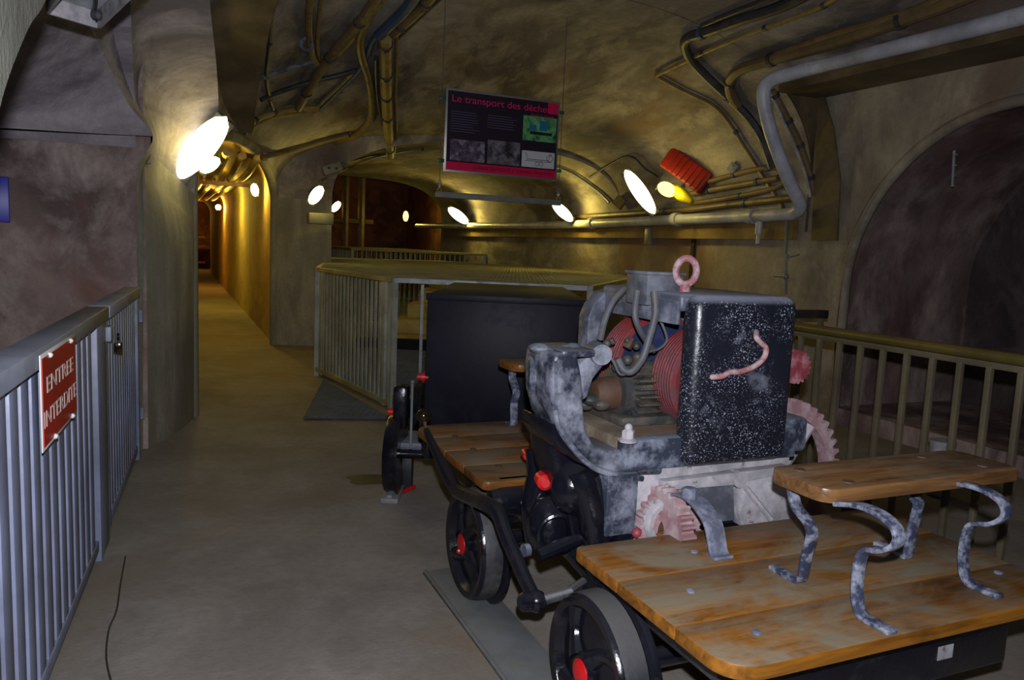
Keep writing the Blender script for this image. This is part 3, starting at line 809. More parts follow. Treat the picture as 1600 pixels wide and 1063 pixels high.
run('conduit', 'long thick brown conduit slanting down to the lamp-lit ledge', 'pipe', [(596, -30), (560, 25), (527, 62), (498, 102), (476, 138), (463, 162)], .045, PB_, clips=3)
run('conduit', 'thin ochre conduit alongside the thick slanting one', 'pipe', [(612, -25), (575, 25), (548, 58), (527, 80)], .022, PO)
run('conduit', 'blue conduit crossing the crown at top centre-left', 'pipe', [(655, -30), (634, 2), (610, 26), (590, 45)], .05, M['pipeblue'])
run('conduit', 'thick brown conduit right of the blue one at the top', 'pipe', [(690, -35), (660, 0), (630, 28), (612, 44)], .045, PB_, clips=2)
run('cable', 'dark cable right of the thick brown conduit at the top', 'cable', [(700, -20), (672, 6), (640, 36), (622, 54)], .02, PD)
run('vertical_duct', 'wide ochre duct falling vertically to the arch conduit', 'pipe', [(600, 46), (601, 90), (603, 140), (606, 190), (609, 236)], .062, PO, k=3, clips=5)
run('cable', 'dark thin cable right of the wide ochre duct', 'cable', [(619, 50), (618, 100), (617, 150), (619, 200), (615, 236)], .022, PB_)
run('cable', 'dark thin cable left of the wide ochre duct', 'cable', [(587, 85), (588, 130), (593, 165), (598, 190)], .028, PD)
run('conduit', 'S-curved brown conduit bending down towards the arch', 'pipe', [(590, -10), (572, 20), (560, 50), (563, 80), (573, 110), (579, 145), (578, 180), (555, 205), (525, 222)], .042, PB_)
run('cable', 'blue-black bundle tucked behind the duct head', 'cable', [(592, 42), (580, 60), (572, 82), (556, 108), (530, 134), (500, 164)], .03, M['pipeblue'])
run('conduit', 'ochre conduit slanting to the lamp-lit ledge', 'pipe', [(552, 108), (530, 130), (508, 150), (494, 164)], .02, PO)
run('conduit', 'pale straight conduit crossing behind the dark cable', 'pipe', [(386, 126), (420, 112), (456, 100), (492, 90)], .022, M['housingrim'])
run('conduit', 'dark straight conduit below the pale one', 'pipe', [(404, 152), (436, 138), (480, 124), (530, 112), (560, 104)], .026, PD)
run('conduit', 'yellow-lit conduit along the ledge above the passage', 'pipe', [(372, 200), (398, 182), (425, 172), (460, 165), (495, 163)], .03, PO, clips=3)
run('conduit', 'lower ochre conduit beside the ledge above the passage', 'pipe', [(378, 206), (402, 190), (430, 179), (470, 173), (500, 168)], .02, PO)
run('conduit', 'brown conduit crossing the lit ceiling above the passage mouth', 'pipe', [(376, 236), (400, 240), (430, 238), (470, 226), (510, 214), (545, 206)], .035, M['pipebrown'])
run('conduit', 'thin conduit skirting the edge of the low arch left of the sign', 'pipe', [(484, 300), (510, 279), (540, 262), (580, 246), (620, 236), (655, 231), (692, 229)], .018, M['galv'], clips=4)
run('conduit', 'thin conduit skirting the edge of the low arch right of the sign', 'pipe', [(862, 255), (892, 266), (920, 284), (940, 300), (955, 316)], .018, M['galv'])
run('cable', 'black cable draped along the arch from the junction box', 'cable', [(538, 256), (560, 246), (585, 240), (605, 238)], .016, PD)
c = hit(520, 264, .06); t = Thing('junction_box', c, 'grey junction box on the arch face below the pipes', 'electrical box'); m = MB(); m.obox(c, .26, .12, .13, Matrix.Rotation(R_(-20), 3, 'Y')); bx_ = t.part('box_body', m, M['greybox'], bevel=.01)
for k in (-.05, .05): m = MB(); m.ball(c+Vector((k, -.065, 0)), .018, n=8, m=5); t.part('gland', m, PD)
# ring bolt on the crown
c = hit(473, 62, .02); t = Thing('ring_bolt', c, 'pale steel ring bolt fixed to the dark ceiling at top left', 'hook'); m = MB(); m.torus(c+Vector((.02, -.05, -.03)), (.3, 1, .4), .05, .016, 18, 8); t.part('ring', m, M['housingrim']); m = MB(); m.tube([c+Vector((-.02, 0, .02)), c+Vector((-.10, .03, .10))], .018, 8); t.part('shank', m, M['housingrim'])
# right-hand side
run('cable', 'black twin cable crossing the crown and diving behind the white pipe', 'cable', [(1330, -60), (1230, -4), (1160, 20), (1105, 40), (1080, 48), (1072, 60), (1082, 84), (1110, 114), (1150, 152), (1178, 182), (1198, 215), (1214, 262)], .045, PD, clips=2, clipmat=M['pipeblue'])
run('cable', 'thinner black cable above the twin cable', 'cable', [(1300, -60), (1220, -16), (1150, 12), (1098, 34)], .022, PD)
run('conduit', 'thin ochre conduit slanting across the crown to a bend', 'pipe', [(1350, -40), (1290, 2), (1230, 26), (1165, 50), (1100, 78), (1026, 114)], .02, PO, k=4, clips=3)
run('conduit', 'thin grey conduit running down from the bend to the wall pipe', 'pipe', [(1026, 114), (1070, 138), (1115, 160), (1140, 186), (1165, 225), (1190, 265), (1212, 300), (1228, 325)], .022, M['pipebrown'], clips=1)
run('conduit', 'brown conduit sweeping down beside the white pipe', 'pipe', [(1560, -40), (1480, -4), (1380, 32), (1290, 62), (1210, 84), (1165, 98), (1147, 114), (1146, 136), (1158, 158)], .05, PB_, clips=3)
run('conduit', 'brown upper conduit lying against the sweeping one', 'pipe', [(1520, -40), (1450, 0), (1370, 28), (1290, 52), (1215, 80)], .03, PB_)
def pathx(pts, x): return [atx(a, b, x) for a, b in pts]
run('conduit', 'straight brown conduit just above the white pipe', 'pipe', [tuple(p) for p in pathx([(1640, -30), (1500, 14), (1400, 44), (1300, 72), (1200, 97)], 5.0)], .035, PB_, k=2, clips=3)
WP = [atx(1700, -2, 5.0), atx(1600, 24, 5.02), atx(1450, 62, 5.04), atx(1300, 98, 5.06), aty(1240, 114, 5.45), aty(1208, 124, 5.62)]
WP += [aty(1193, 143, 5.66), aty(1200, 190, 5.66), aty(1216, 240, 5.66), aty(1236, 290, 5.66), aty(1250, 318, 5.66)]
WP += [atx(1242, 332, 5.45), atx(1200, 337, 5.45), atx(1000, 346, 5.45), atx(850, 352, 5.45), atx(652, 353, 5.45)]
t = Thing('water_main', WP[8], 'long white pipe bending round the arch and running on along the right wall', 'pipe')
ED = [(1279, 148), (1288, 150), (1302, 200), (1313, 280), (1308, 376), (1268, 376)]
m_ = MB(); m_.prism([(q.y, q.z) for q in [atx(a, b, 5.56) for a, b in ED]], 'x', 5.555, 5.575); struct('trim_8', m_, M['steelplate'])
m = MB(); m.tube(smooth(WP, 5), .062, 16); t.part('tube', m, M['pipewhite'])
for px, py in ((1175, 338), (1057, 343), (925, 349)):
    c = atx(px, py, 5.45); m = MB(); m.lathe([(.062, -.05), (.08, -.045), (.08, .045), (.062, .05)], c, (0, 1, 0), 16); t.part('coupling', m, M['pipewhite'])
c = atx(1187, 341, 5.45); m = MB(); m.tube([c, c-Vector((0, 0, .16))], .035, 10); m.tube([c-Vector((0, 0, .14)), c-Vector((0, 0, .26))], .02, 8); t.part('drain_tap', m, M['pipewhite'])
# conduits tucked inside the stepped arch
def yy(pts, y=5.69): return [tuple(aty(a, b, y)) for a, b in pts]
run('conduit', 'brown conduit curving down the steel step beside the white pipe', 'pipe', yy([(1206, 142), (1213, 154), (1232, 190), (1250, 228), (1264, 270), (1272, 305)]), .035, PB_, k=5, clips=4)
run('conduit', 'thin pale conduit curving down the steel step', 'pipe', yy([(1200, 140), (1206, 150), (1224, 190), (1243, 232), (1258, 272), (1266, 308)]), .014, M['palecast'], k=5)
# band of wall conduits beyond
for lab, pts, r, mt in (('uppermost of the brown conduits left of the white bend', [(1228, 262), (1200, 262), (1160, 270), (1110, 284)], .03, PB_),
    ('second brown conduit left of the white bend, carrying clips', [(1222, 278), (1180, 286), (1120, 296), (1084, 303)], .035, PB_),
    ('lower brown conduit looping back to the uppermost', [(1228, 262), (1232, 275), (1226, 290), (1190, 301), (1130, 312), (1085, 318)], .03, PB_),
    ('lowest brown conduit just above the white wall pipe', [(1250, 309), (1200, 315), (1140, 321), (1080, 328), (1000, 334), (880, 341)], .04, PB_)):
    run('conduit', lab, 'pipe', pts, r, mt, clips=2, clipmat=M['pipeblue'])
# thin supply pipe with tap on the wall
q = [atx(1229, 338, 5.5), atx(1228, 400, 5.5), atx(1228, 460, 5.5)]
t = Thing('tap_pipe', q[1], 'thin vertical supply pipe with a small tap on the right wall', 'pipe'); m = MB(); m.tube(q, .014, 8); t.part('tube', m, M['galv'])
c = atx(1228, 432, 5.48); m = MB(); m.tube([c, c+Vector((0, .0, .0))+Vector((-.0, .16, 0))], .014, 8); m.ball(c, .03, n=10, m=6); t.part('tap', m, M['galv'])
c = atx(1229, 402, 5.48); m = MB(); m.tube([c, c+Vector((0, -.16, .03))], .01, 6); m.lathe([(.022, -.03), (.022, .03)], c, (0,0,1), 10); t.part('lever', m, M['galv'])
m = MB(); a = atx(1082, 378, 5.57); b = atx(1082, 450, 5.57); m.box(5.57, 5.6, a.y-.03, a.y+.03, 0.3, a.z+.05); single('wall_strip', m, M['tanktop'], 'narrow dark upright strip on the right wall behind the eye bolt', 'strip')
m = MB(); a = atx(1014, 355, 5.50); m.box(5.48, 5.52, a.y-.06, a.y+.06, a.z-.22, a.z); single('wall_bracket', m, M['galv'], 'small pale bracket on the brown ledge board below the lamps', 'bracket', bevel=.004)
# hanging gauge rod in the alcove
a = atx(1494, 175, 6.0); b = atx(1488, 292, 6.0); m = MB(); m.tube([a, b], .012, 6)
for k in range(7): q = a.lerp(b, k/7); m.tube([q, q+Vector((0, -.03, 0))], .006, 5)
single('hanging_rod', m, M['palecast'], 'thin pale rod hanging in the arched alcove', 'rod')
# left curved steel band
t = []
c1 = smooth([atY(338, -70, 5.0), atY(330, 0, 5.5), atY(334, 90, 6.1), atY(350, 160, 6.6), atY(376, 208, 7.0)], 8)
wd = [.52, .46, .40, .28, .10]
def band(i, j):
    p = pick(c1, j); u = j*4; k = min(int(u), 3); w_ = wd[k]+(wd[k+1]-wd[k])*(u-k); return p+Vector((.92, -.02, .02))*w_*i
m = MB(); m.grid(band, 4, len(c1)-1); n0 = len(m.v); m2 = MB(); m2.add([v+Vector((0, 0, .012)) for v in m.v], [f[::-1] for f in m.f])
m.add(m2.v, m2.f); rim = list(range(0, n0, 5)); m.add([], [])
for a_, b_ in zip(rim, rim[1:]): m.f.append([a_, b_, b_+n0, a_+n0])
m.f.append([0, 1, 2, 3, 4, 4+n0, 3+n0, 2+n0, 1+n0, n0])
o = single('steel_band', m, M['steelplate'], 'broad brown sheet-steel band curving down the vault at upper left', 'steel band')
# suspended open lamp tray, upper left
P1, P2, P3, P0 = atY(62, 10, 3.0), atY(150, 44, 3.0), atY(212, -40, 3.0), atY(110, -70, 3.0)
zt_ = (P1.z+P2.z)/2
def fl_(p): d = W2G(ray(*p)); o = W2G(CAM); return o+d*((zt_-1.5)/d.z)
A, B, C_ = fl_((78, 22)), fl_((152, 44)), fl_((228, -30)); D_ = A+(C_-B)
t = Thing('lamp_tray', (A+C_)/2, 'white-edged open lamp tray hanging from the ceiling at the top left corner', 'lamp')
m = MB()
for p, q in ((A, B), (B, C_), (C_, D_), (D_, A)):
    d = (q-p).normalized(); n_ = Vector((-d.y, d.x, 0)); c8 = [p+d*s_+n_*o_+Vector((0, 0, z)) for z in (0, .11) for o_ in (0, .012) for s_ in (0, (q-p).length)]
    m.add(c8, [(0,2,3,1),(4,5,7,6),(0,1,5,4),(2,6,7,3),(0,4,6,2),(1,3,7,5)])
t.part('rim', m, M['palecast'])
m = MB(); ce = (A+C_)/2; m.add([ce+(p-ce)*.97+Vector((0, 0, .06)) for p in (A, B, C_, D_)]+[ce+(p-ce)*.97+Vector((0, 0, .07)) for p in (A, B, C_, D_)], [(0,1,2,3),(7,6,5,4),(0,4,5,1),(1,5,6,2),(2,6,7,3),(3,7,4,0)]); t.part('tray_back', m, M['pipewhite'])
e_ = B.lerp(D_, .25); m = MB(); m.tube(smooth([B+Vector((0,0,.02)), B.lerp(A, .1)+Vector((0, 0, .05)), e_+Vector((0, 0, .04)), ce+Vector((0, 0, .05))], 5), .008, 6); m.ball(B.lerp(D_, .1)+Vector((0, 0, .03)), .022, n=8, m=5); t.part('flex', m, PD)

# ------------------------------------------------------------------ lamps
ORG = (1.0, .50, .07); YEL = (1.0, .76, .12)
def lamp(px, py, r, L, ang, label, mat='lampY', off=.09, grp=None, pos=None, depth=None, w=20, col=YEL):
    c = pos if pos is not None else (atY(px, py, depth) if depth else hit(px, py, off))
    t = Thing('lamp_or_lit_patch', c, label, 'lamp', grp)
    d = G2W(Vector((1, 0, 0))); # orientation in view: rotate within a plane facing the walkway
    ax = Vector((math.cos(R_(ang))*CT, -math.cos(R_(ang))*ST, math.sin(R_(ang))))
    n_ = (W2G(CAM)-c); n_.z = 0; n_.normalize()
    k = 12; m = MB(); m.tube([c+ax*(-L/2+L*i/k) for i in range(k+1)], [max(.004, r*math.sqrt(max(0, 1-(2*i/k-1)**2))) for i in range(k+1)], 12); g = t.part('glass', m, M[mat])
    m = MB(); m.tube([c-n_*(r*.75)+ax*(-L/2), c-n_*(r*.75)+ax*(L/2)], r*.8, 8); t.part('housing', m, M['greybox'])
    WARM_LIGHTS.append(('warm_light', c+n_*(r+.05)-Vector((0, 0, .02)), w, col)); return t
WARM_LIGHTS = []
lamp(313, 233, .105, .62, 50, 'large glowing leaf standing in for the lamp-lit arch edge of the left pillar', 'lampW', pos=atY(313, 231, 5.95), w=3)  # glowing body stands in for the arch face lit by a hidden lamp
lamp(328, 258, .07, .26, 35, 'lamp just right of the large glowing leaf inside the passage mouth', 'lampW', depth=8.6, w=14)
lamp(397, 297, .06, .20, 100, 'lamp on the right wall of the yellow passage', 'lampW', pos=atx(398, 297, 1.12), w=26, col=(1, .6, .08))
lamp(340, 324, .08, .16, 90, 'small distant lamp deep in the yellow passage', 'lampW', pos=atx(341, 324, 1.12), w=90, col=ORG)
lamp(494, 305, .075, .28, 55, 'round glowing lamp on the left foot of the low arch', 'lampW', depth=10.2, w=7)
lamp(525, 323, .06, .22, 50, 'smaller lamp right of the round glowing one under the low arch', 'lampW', depth=13.5, w=8)
lamp(633, 338, .07, .26, 90, 'dim yellow lamp on the jamb at the end of the low vault', 'lampY', pos=atx(634, 338, 5.3), w=14)
lamp(716, 337, .095, .50, -35, 'leftmost of the lamps above the long wall pipe', 'lampW', pos=atx(716, 337, 5.22), w=22)
lamp(879, 331, .075, .40, -40, 'second lamp above the wall pipe, under the sign end', 'lampW', pos=atx(879, 331, 5.22), w=18)
lamp(1000, 300, .085, .62, -52, 'long white glaring lamp left of the red ribbed box', 'lampW', pos=atx(1000, 300, 5.0), w=8)
ylamp = lamp(1042, 296, .075, .22, -25, 'yellow lamp directly below the red ribbed box', 'lampY', pos=atx(1042, 296, 4.95), w=6)
c = atx(1066, 305, 5.06); m = MB(); m.tube([c+Vector((0, .2, .1)), c, c+Vector((.03, -.15, -.08))], [.05, .075, .03], 10); ylamp.part('shade', m, paint('yellow_shade', (226, 206, 20), .4), label='bright yellow shade')
# red ribbed box and its grey foot
c = hit(1082, 262, .09); e1 = (hit(1108, 285, .1)-hit(1056, 243, .1)).normalized(); nn = (W2G(CAM)-c).normalized(); nn = (nn-e1*nn.dot(e1)).normalized(); e2 = nn.cross(e1)
BM = Matrix((e1, e2, nn)).transposed()
t = Thing('ribbed_box', c, 'red ribbed plastic box mounted aslant on the vault', 'box')
L_ = (hit(1117, 283, .1)-hit(1050, 250, .1)).length
m = MB(); m.obox(c, L_*.98, .27, .12, BM); bo = t.part('cover', m, M['redbox'], bevel=.035, seg=3)
for k in range(8):
    m = MB(); m.obox(c+e1*(-L_*.40+L_*.80*k/7)+nn*.062, .018, .25, .014, BM); t.part('rib', m, M['redbox'], parent=bo, bevel=.004)
c = hit(1058, 282, .06); t = Thing('ballast_box', c, 'grey ballast box between the red ribbed box and the yellow lamp', 'electrical box'); m = MB(); m.obox(c, .30, .13, .09, BM); t.part('cover', m, M['greybox'], bevel=.01)
for k in (-.12, .12): m = MB(); m.ball(c+e1*k+nn*.05, .012, n=8, m=4); t.part('screw', m, M['alu'])
c = hit(974, 316, .06); m = MB(); m.obox(c, .15, .15, .08, BM); single('ballast_box', m, M['pipeochre'], 'small ochre box left of the white glaring lamp', 'electrical box', bevel=.01)
run('cable', 'thin cable rising over the lamps and down to the red box', 'cable', [(922, 276), (950, 258), (985, 242), (1010, 262), (1030, 275)], .012, PD)
c = hit(1150, 262, .04); m = MB(); m.obox(c, .10, .10, .06, BM); single('small_box', m, M['palecast'], 'small pale square cap on the vault right of the red box', 'electrical box', bevel=.01)
# grey box hung under the springing at the low arch
c = atY(500, 342, 10.3); m = MB(); m.obox(c, .32, .22, .14); single('cable_box', m, M['greybox'], 'pale box under the springing of the low arch beside the round lamp', 'electrical box', bevel=.01)
# pipes hung under the passage roof
for k, (x0, x1) in enumerate(((.35, .42), (.52, .60), (.70, .80), (.88, .98))):
    m = MB(); m.tube(smooth([(x0, 8.8+k*.25, 2.40), (x0, 11, 2.32), (x1, 15, 2.42), (x1, 24, 2.5)], 5), .045, 8)
    single('passage_pipe', m, PO if k % 2 else PB_, ('leftmost', 'second from the left', 'third from the left', 'rightmost')[k]+' of the pipes hung under the yellow passage roof', 'pipe')
m = MB(); m.box(.25, 1.1, 12.9, 12.96, 2.27, 2.33); single('pipe_hanger', m, M['pipebrown'], 'cross bar carrying the pipes under the yellow passage roof', 'bracket')
# furniture at the end of the passage
t = Thing('shelf_rack', (.1, 36.5, 0), 'dim wooden rack with two shelves at the far end of the passage', 'shelf')
for z in (.25, .95, 1.35): m = MB(); m.box(-1.6, 1.2, 36.3, 36.8, z, z+.08); t.part('shelf', m, M['plankedge'])
for x in (-.9, .55): m = MB(); m.box(x, x+.16, 36.35, 36.6, .3, 1.35); t.part('upright', m, M['palecast'])
# items in the far dark room
m = MB(); a = atY(513, 386, 20); m.box(2.2, 2.75, 18.2, 18.8, 0, 1.62); single('cabinet', m, M['passage'], 'pale cabinet in the dark room beyond the low vault', 'cabinet', bevel=.01)
t = Thing('wall_girder', (4.6, 19, 0), 'upright brown pipework in the dark room beyond the low vault', 'pipe')
for x in (3.9, 4.3): m = MB(); m.tube([(x, 19.5, 0), (x, 19.5, 3.2)], .09, 8); t.part('upright', m, M['pipebrown'])
m = MB(); m.tube([(2.2, 19.5, 2.0), (4.6, 19.5, 2.0)], .07, 8); t.part('crosspiece', m, M['pipebrown'])
WARM_LIGHTS.append(('warm_light', Vector((3.4, 20, 2.3)), 5, ORG))  # unseen light in the far room, no lamp body
WARM_LIGHTS.append(('warm_light', Vector((.4, 35, 2.3)), 60, ORG))  # unseen light in the end room, no lamp body
WARM_LIGHTS.append(('warm_light', Vector((.65, 17, 2.2)), 60, YEL))  # unseen light partway down the passage, no lamp body
# ------------------------------------------------------------------ the winch wagon
t = Thing('winch_wagon', (1.7, 2.4, 0), 'old winch wagon with plank decks, black speckled engine housing and red drums on iron wheels', 'wagon')
WG = t
def rrect(x0, x1, y0, y1, rs, n=6):
    P = []
    for (cx, cy, a0, r) in ((x1-rs[0], y1-rs[0], 0, rs[0]), (x0+rs[1], y1-rs[1], 90, rs[1]), (x0+rs[2], y0+rs[2], 180, rs[2]), (x1-rs[3], y0+rs[3], 270, rs[3])):
        for k in range(n+1): a = R_(a0+90*k/n); P.append((cx+r*math.cos(a), cy+r*math.sin(a)))
    return P
ZD = .60
sA, sB = atz(966, 908, ZD).y, atz(1061, 978, ZD).y
DY0, DY1 = 1.242, 1.985
def clipband(poly, lo, hi):
    def cut(P, f):
        out = []
        for i in range(len(P)):
            a, b = P[i], P[(i+1) % len(P)]; fa, fb = f(a), f(b)
            if fa >= 0: out.append(a)
            if fa*fb < 0: q = fa/(fa-fb); out.append((a[0]+(b[0]-a[0])*q, a[1]+(b[1]-a[1])*q))
        return out
    return cut(cut(poly, lambda p: p[1]-lo), lambda p: hi-p[1])
m = MB(); P = rrect(1.11, 2.36, DY0, DY1, (.05, .03, .09, .08))
for a, b in ((DY0-.01, sB-.0015), (sB+.0015, sA-.0015), (sA+.0015, DY1+.01)): m.prism(clipband(P, a, b), 'z', ZD-.038, ZD)
deck = t.part('front_deck', m, M['plank'], bevel=.005)
for px, py in ((1080, 925), (1182, 990), (1560, 896), (1085, 863)):
    c = atz(px, py, ZD+.001); m = MB(); m.lathe([(.012, 0), (.013, .004), (.006, .006)], c, (0,0,1), 12); t.part('deck_bolt', m, M['strap'], parent=deck)
# bench on forged legs
m = MB(); m.prism(rrect(1.555, 2.345, 1.445, 1.675, (.06, .05, .05, .03), 3), 'z', .866, .906); bn = t.part('bench_seat', m, M['bench'], bevel=.005)
for x, y in ((1.63, 1.62), (1.68, 1.49), (2.14, 1.63), (2.24, 1.50)):
    m = MB(); m.lathe([(.017, .0), (.016, .004)], (x, y, .905), (0,0,1), 12); t.part('screw_cap', m, M['rusty'], parent=bn)
FRL = [(1.245, .607), (1.29, .607), (1.335, .609), (1.355, .64), (1.362, .70), (1.357, .755), (1.34, .782), (1.295, .797), (1.263, .822), (1.256, .848), (1.275, .872), (1.32, .885), (1.38, .884), (1.45, .868)]
def legpx(lx, pts): return [(q.y, q.z) for q in [atx(a, b, lx) for a, b in pts]]
REL = legpx(1.58, [(1198, 902), (1218, 910), (1238, 918), (1246, 900), (1252, 868), (1260, 838), (1256, 820), (1244, 804), (1234, 788), (1229, 768)])
RE2 = legpx(2.05, [(1362, 862), (1382, 872), (1404, 884), (1411, 870), (1416, 840), (1424, 806), (1428, 788), (1420, 776), (1404, 773)])
for lx, pts, dy in ((1.60, FRL, 0), (1.60, REL, 0), (2.07, FRL, .05), (2.07, RE2, 0)):
    m = MB(); pp = [Vector((lx, y+dy, min(max(z, ZD+.006), .866 if pts is not FRL else 1))) for y, z in pts]
    pp[-1].z = .866
    m.ribbon(smooth(pp, 5), (1, 0, 0), .036, .013); t.part('bench_leg', m, M['legiron'], parent=bn, bevel=.003)
# skirt, side tube, underframe
m = MB(); m.box(1.28, 2.235, 1.36, 1.40, .35, .562); t.part('front_beam', m, M['black'], bevel=.008)
m = MB(); c = aty(1475, 1045, 1.358); m.box(c.x-.03, c.x+.03, 1.3585, 1.362, .41, .45); t.part('paint_patch', m, M['palecast'])
for x in (1.28, 2.2):
    m = MB(); m.tube([(x, 1.42, .475), (x, 3.6, .475)], .06, 14); t.part('side_tube', m, M['blackgrey'])
m = MB(); m.box(1.34, 2.14, 2.10, 2.72, .34, .60); t.part('underframe', m, M['black'], bevel=.03)
# rear deck
m = MB(); P = rrect(1.08, 2.33, 2.655, 3.62, (.05, .10, .03, .03)); cuts = [2.64, 2.89, 3.13, 3.37, 3.63]
for a, b in zip(cuts, cuts[1:]): m.prism(clipband(P, a+.0015, b-.0015), 'z', ZD-.034, ZD)
rd = t.part('rear_deck', m, M['plankedge'], bevel=.004)
for px, py in ((711, 682), (739, 703), (779, 729)): c = atz(px, py, ZD+.001); m = MB(); m.lathe([(.014, 0), (.015, .004), (.006, .006)], c, (0,0,1), 12); t.part('deck_bolt', m, M['rusty'], parent=rd)
m = MB(); m.prism(rrect(1.50, 2.32, 3.36, 3.60, (.05, .05, .06, .05), 3), 'z', .90, .938); rb = t.part('bench_seat', m, M['plankedge'], bevel=.005, label='varnished wooden bench board behind the pedestal')
for x in (1.57, 2.1):
    for s_, y, x in ((1, 3.50, x), (-1, 3.40, x+.2)):
        m = MB(); m.ribbon(smooth([(x, y+.06*s_, .606), (x, y, .606), (x, y-.005*s_, .64), (x, y, .72), (x, y-.02*s_, .78), (x, y+.035*s_, .84), (x, y+.03*s_, .88), (x, y, .90)], 5), (1,0,0), .04, .013); t.part('bench_leg', m, M['legiron'], parent=rb, bevel=.003)
m = MB(); m.box(1.14, 2.26, 2.66, 2.72, .42, .60); m.box(1.14, 2.26, 3.6, 3.66, .42, .565); 
t.part('cross_beam', MB().add(m.v[:8], m.f[:6]), M['black'], bevel=.02); t.part('cross_beam', MB().add(m.v[8:], [[i-8 for i in f] for f in m.f[6:]]), M['black'], bevel=.02)
m = MB(); m.lathe([(.02, -.10), (.055, -.09), (.062, -.05), (.062, .08), (.05, .10)], aty(800, 783, 2.66), (1, -.1, 0), 18); t.part('bearing_sleeve', m, M['black'])
# wheels
def wheel(x, y, side):
    z = .247; s_ = side; k_ = .945
    m = MB(); m.lathe([(.05, .01), (.19, .03), (.205, .0), (.232, -.004), (.240, .006), (.243, .03), (.247, .085), (.272, .09), (.275, .10), (.272, .112), (.20, .112), (.19, .07), (.05, .06)], (x, y, z), (s_, 0, 0), 44); m.v = [Vector((v.x, y+(v.y-y)*k_, z+(v.z-z)*k_)) for v in m.v]
    w_ = t.part('wheel', m, M['black'], ang=40)
    m = MB(); m.lathe([(.2415, .012), (.2455, .03), (.2485, .083)], (x, y, z), (s_, 0, 0), 44, caps=False); m.v = [Vector((v.x, y+(v.y-y)*k_, z+(v.z-z)*k_)) for v in m.v]; t.part('tread', m, M['blackgrey'], parent=w_)
    for k in range(4):
        a = k*PI/2+.5; m = MB(); pts = [Vector((x+s_*(.012+.02*q), y+math.cos(a+.5*q)*(.055+.138*q), z+math.sin(a+.5*q)*(.055+.138*q))) for q in [i/8 for i in range(9)]]
        m.tube(pts, [.020+.012*abs(i/8-.5)*2 for i in range(9)], 10); t.part('spoke', m, M['black'], parent=w_)
    m = MB(); m.lathe([(.062, .03), (.06, .0), (.05, -.01)], (x, y, z), (s_, 0, 0), 24); t.part('hub', m, M['black'], parent=w_)
    m = MB(); m.lathe([(.044, 0), (.042, -.014), (.030, -.020), (.012, -.022)], (x, y, z), (s_, 0, 0), 24); m.ball((x-s_*.02, y-.0, z-.03), .012, n=8, m=5); t.part('hub_cap', m, M['red'], parent=w_, label='red hub cap')
for y in (1.88, 2.93):
    wheel(1.11, y, 1); wheel(2.40, y, -1)
    m = MB(); m.tube([(1.15, y, .247), (2.36, y, .247)], .032, 14); t.part('axle', m, M['black'])
# black centre casting below the pedestal
def pz(pts, y): return [(p.x, p.z) for p in [aty(a, b, y) for a, b in pts]]
m = MB(); m.prism(pz([(862, 690), (900, 715), (950, 745), (1000, 765), (990, 850), (960, 905), (920, 900), (900, 860), (890, 810), (872, 760)], 2.20), 'y', 2.20, 2.40); t.part('side_casting', m, M['black'], bevel=.022, seg=3)
m = MB(); m.tube(smooth([aty(908, 735, 2.16), aty(925, 790, 2.14), aty(935, 855, 2.13)], 5), [.05, .052, .055, .055, .055, .055, .055, .055, .055, .055, .05], 14); t.part('casting_boss', m, M['black'])
m = MB(); m.ball(aty(898, 762, 2.2), .085, 1, .9, 1.1, 20, 12); t.part('casting_bulge', m, M['black'])
m = MB(); m.ball(aty(858, 822, 2.32), .10, .8, .8, 1.1, 20, 12); t.part('casting_bulge', m, M['black'])
m = MB(); m.torus(aty(872, 835, 2.24), (.3, 1, 0), .066, .010, 26, 8); t.part('casting_ring', m, M['black'])
m = MB(); m.tube(smooth([aty(842, 700, 2.42), aty(845, 740, 2.4), aty(835, 790, 2.4), aty(842, 850, 2.4)], 4), .05, 12); t.part('casting_post', m, M['black'])
m = MB(); m.lathe([(.015, -.03), (.028, -.018), (.03, .0), (.03, .03)], aty(850, 752, 2.30), (.25, 1, 0), 16); t.part('red_bolt', m, M['red'], label='round red bolt head')
m = MB(); m.lathe([(.018, -.02), (.02, 0), (.02, .03)], aty(824, 711, 2.55), (.25, 1, 0), 14); t.part('red_bolt', m, M['red'])
m = MB(); m.tube([aty(842, 868, 2.12), aty(885, 850, 2.12), aty(906, 843, 2.13)], [.022, .024, .018], 10); t.part('link_arm', m, M['black'])
m = MB(); m.lathe([(.022, -.01), (.022, .01)], atx(822, 860, 1.09), (1, .1, 0), 16); t.part('pivot_cap', m, M['housingrim'])
# big diagonal tube under the deck edge
m = MB(); m.tube([aty(905, 858, 2.18), aty(985, 950, 1.98)], .055, 12); t.part('brace_tube', m, M['black'])
# lever
m = MB(); lp = [atx(a, b, 1.045) for a, b in ((666, 672), (676, 695), (692, 728), (704, 752), (716, 768), (738, 779), (764, 790), (780, 806), (790, 835), (806, 872), (820, 905), (836, 936))]
sp_ = smooth(lp, 4); rr = [.013+.016*min(1, i/10)-.006*max(0, (i-24)/20) for i in range(len(sp_))]; m.tube(sp_, rr, 10); lv = t.part('brake_lever', m, M['black'])
m = MB(); c = atx(662, 650, 1.045); m.ball(c, .034, n=18, m=12); t.part('ball_knob', m, M['brass'], parent=lv, label='shiny dark brass ball knob')
m = MB(); m.tube([c, lp[0]], .008, 8); t.part('knob_stem', m, M['rusty'], parent=lv)
m = MB(); c = atx(838, 940, 1.045); m.ball(c, .036, n=14, m=9); m.lathe([(.02, -.06), (.03, -.05), (.03, -.02)], c, (1, 0, -.1), 12); t.part('lever_end', m, M['black'], parent=lv)
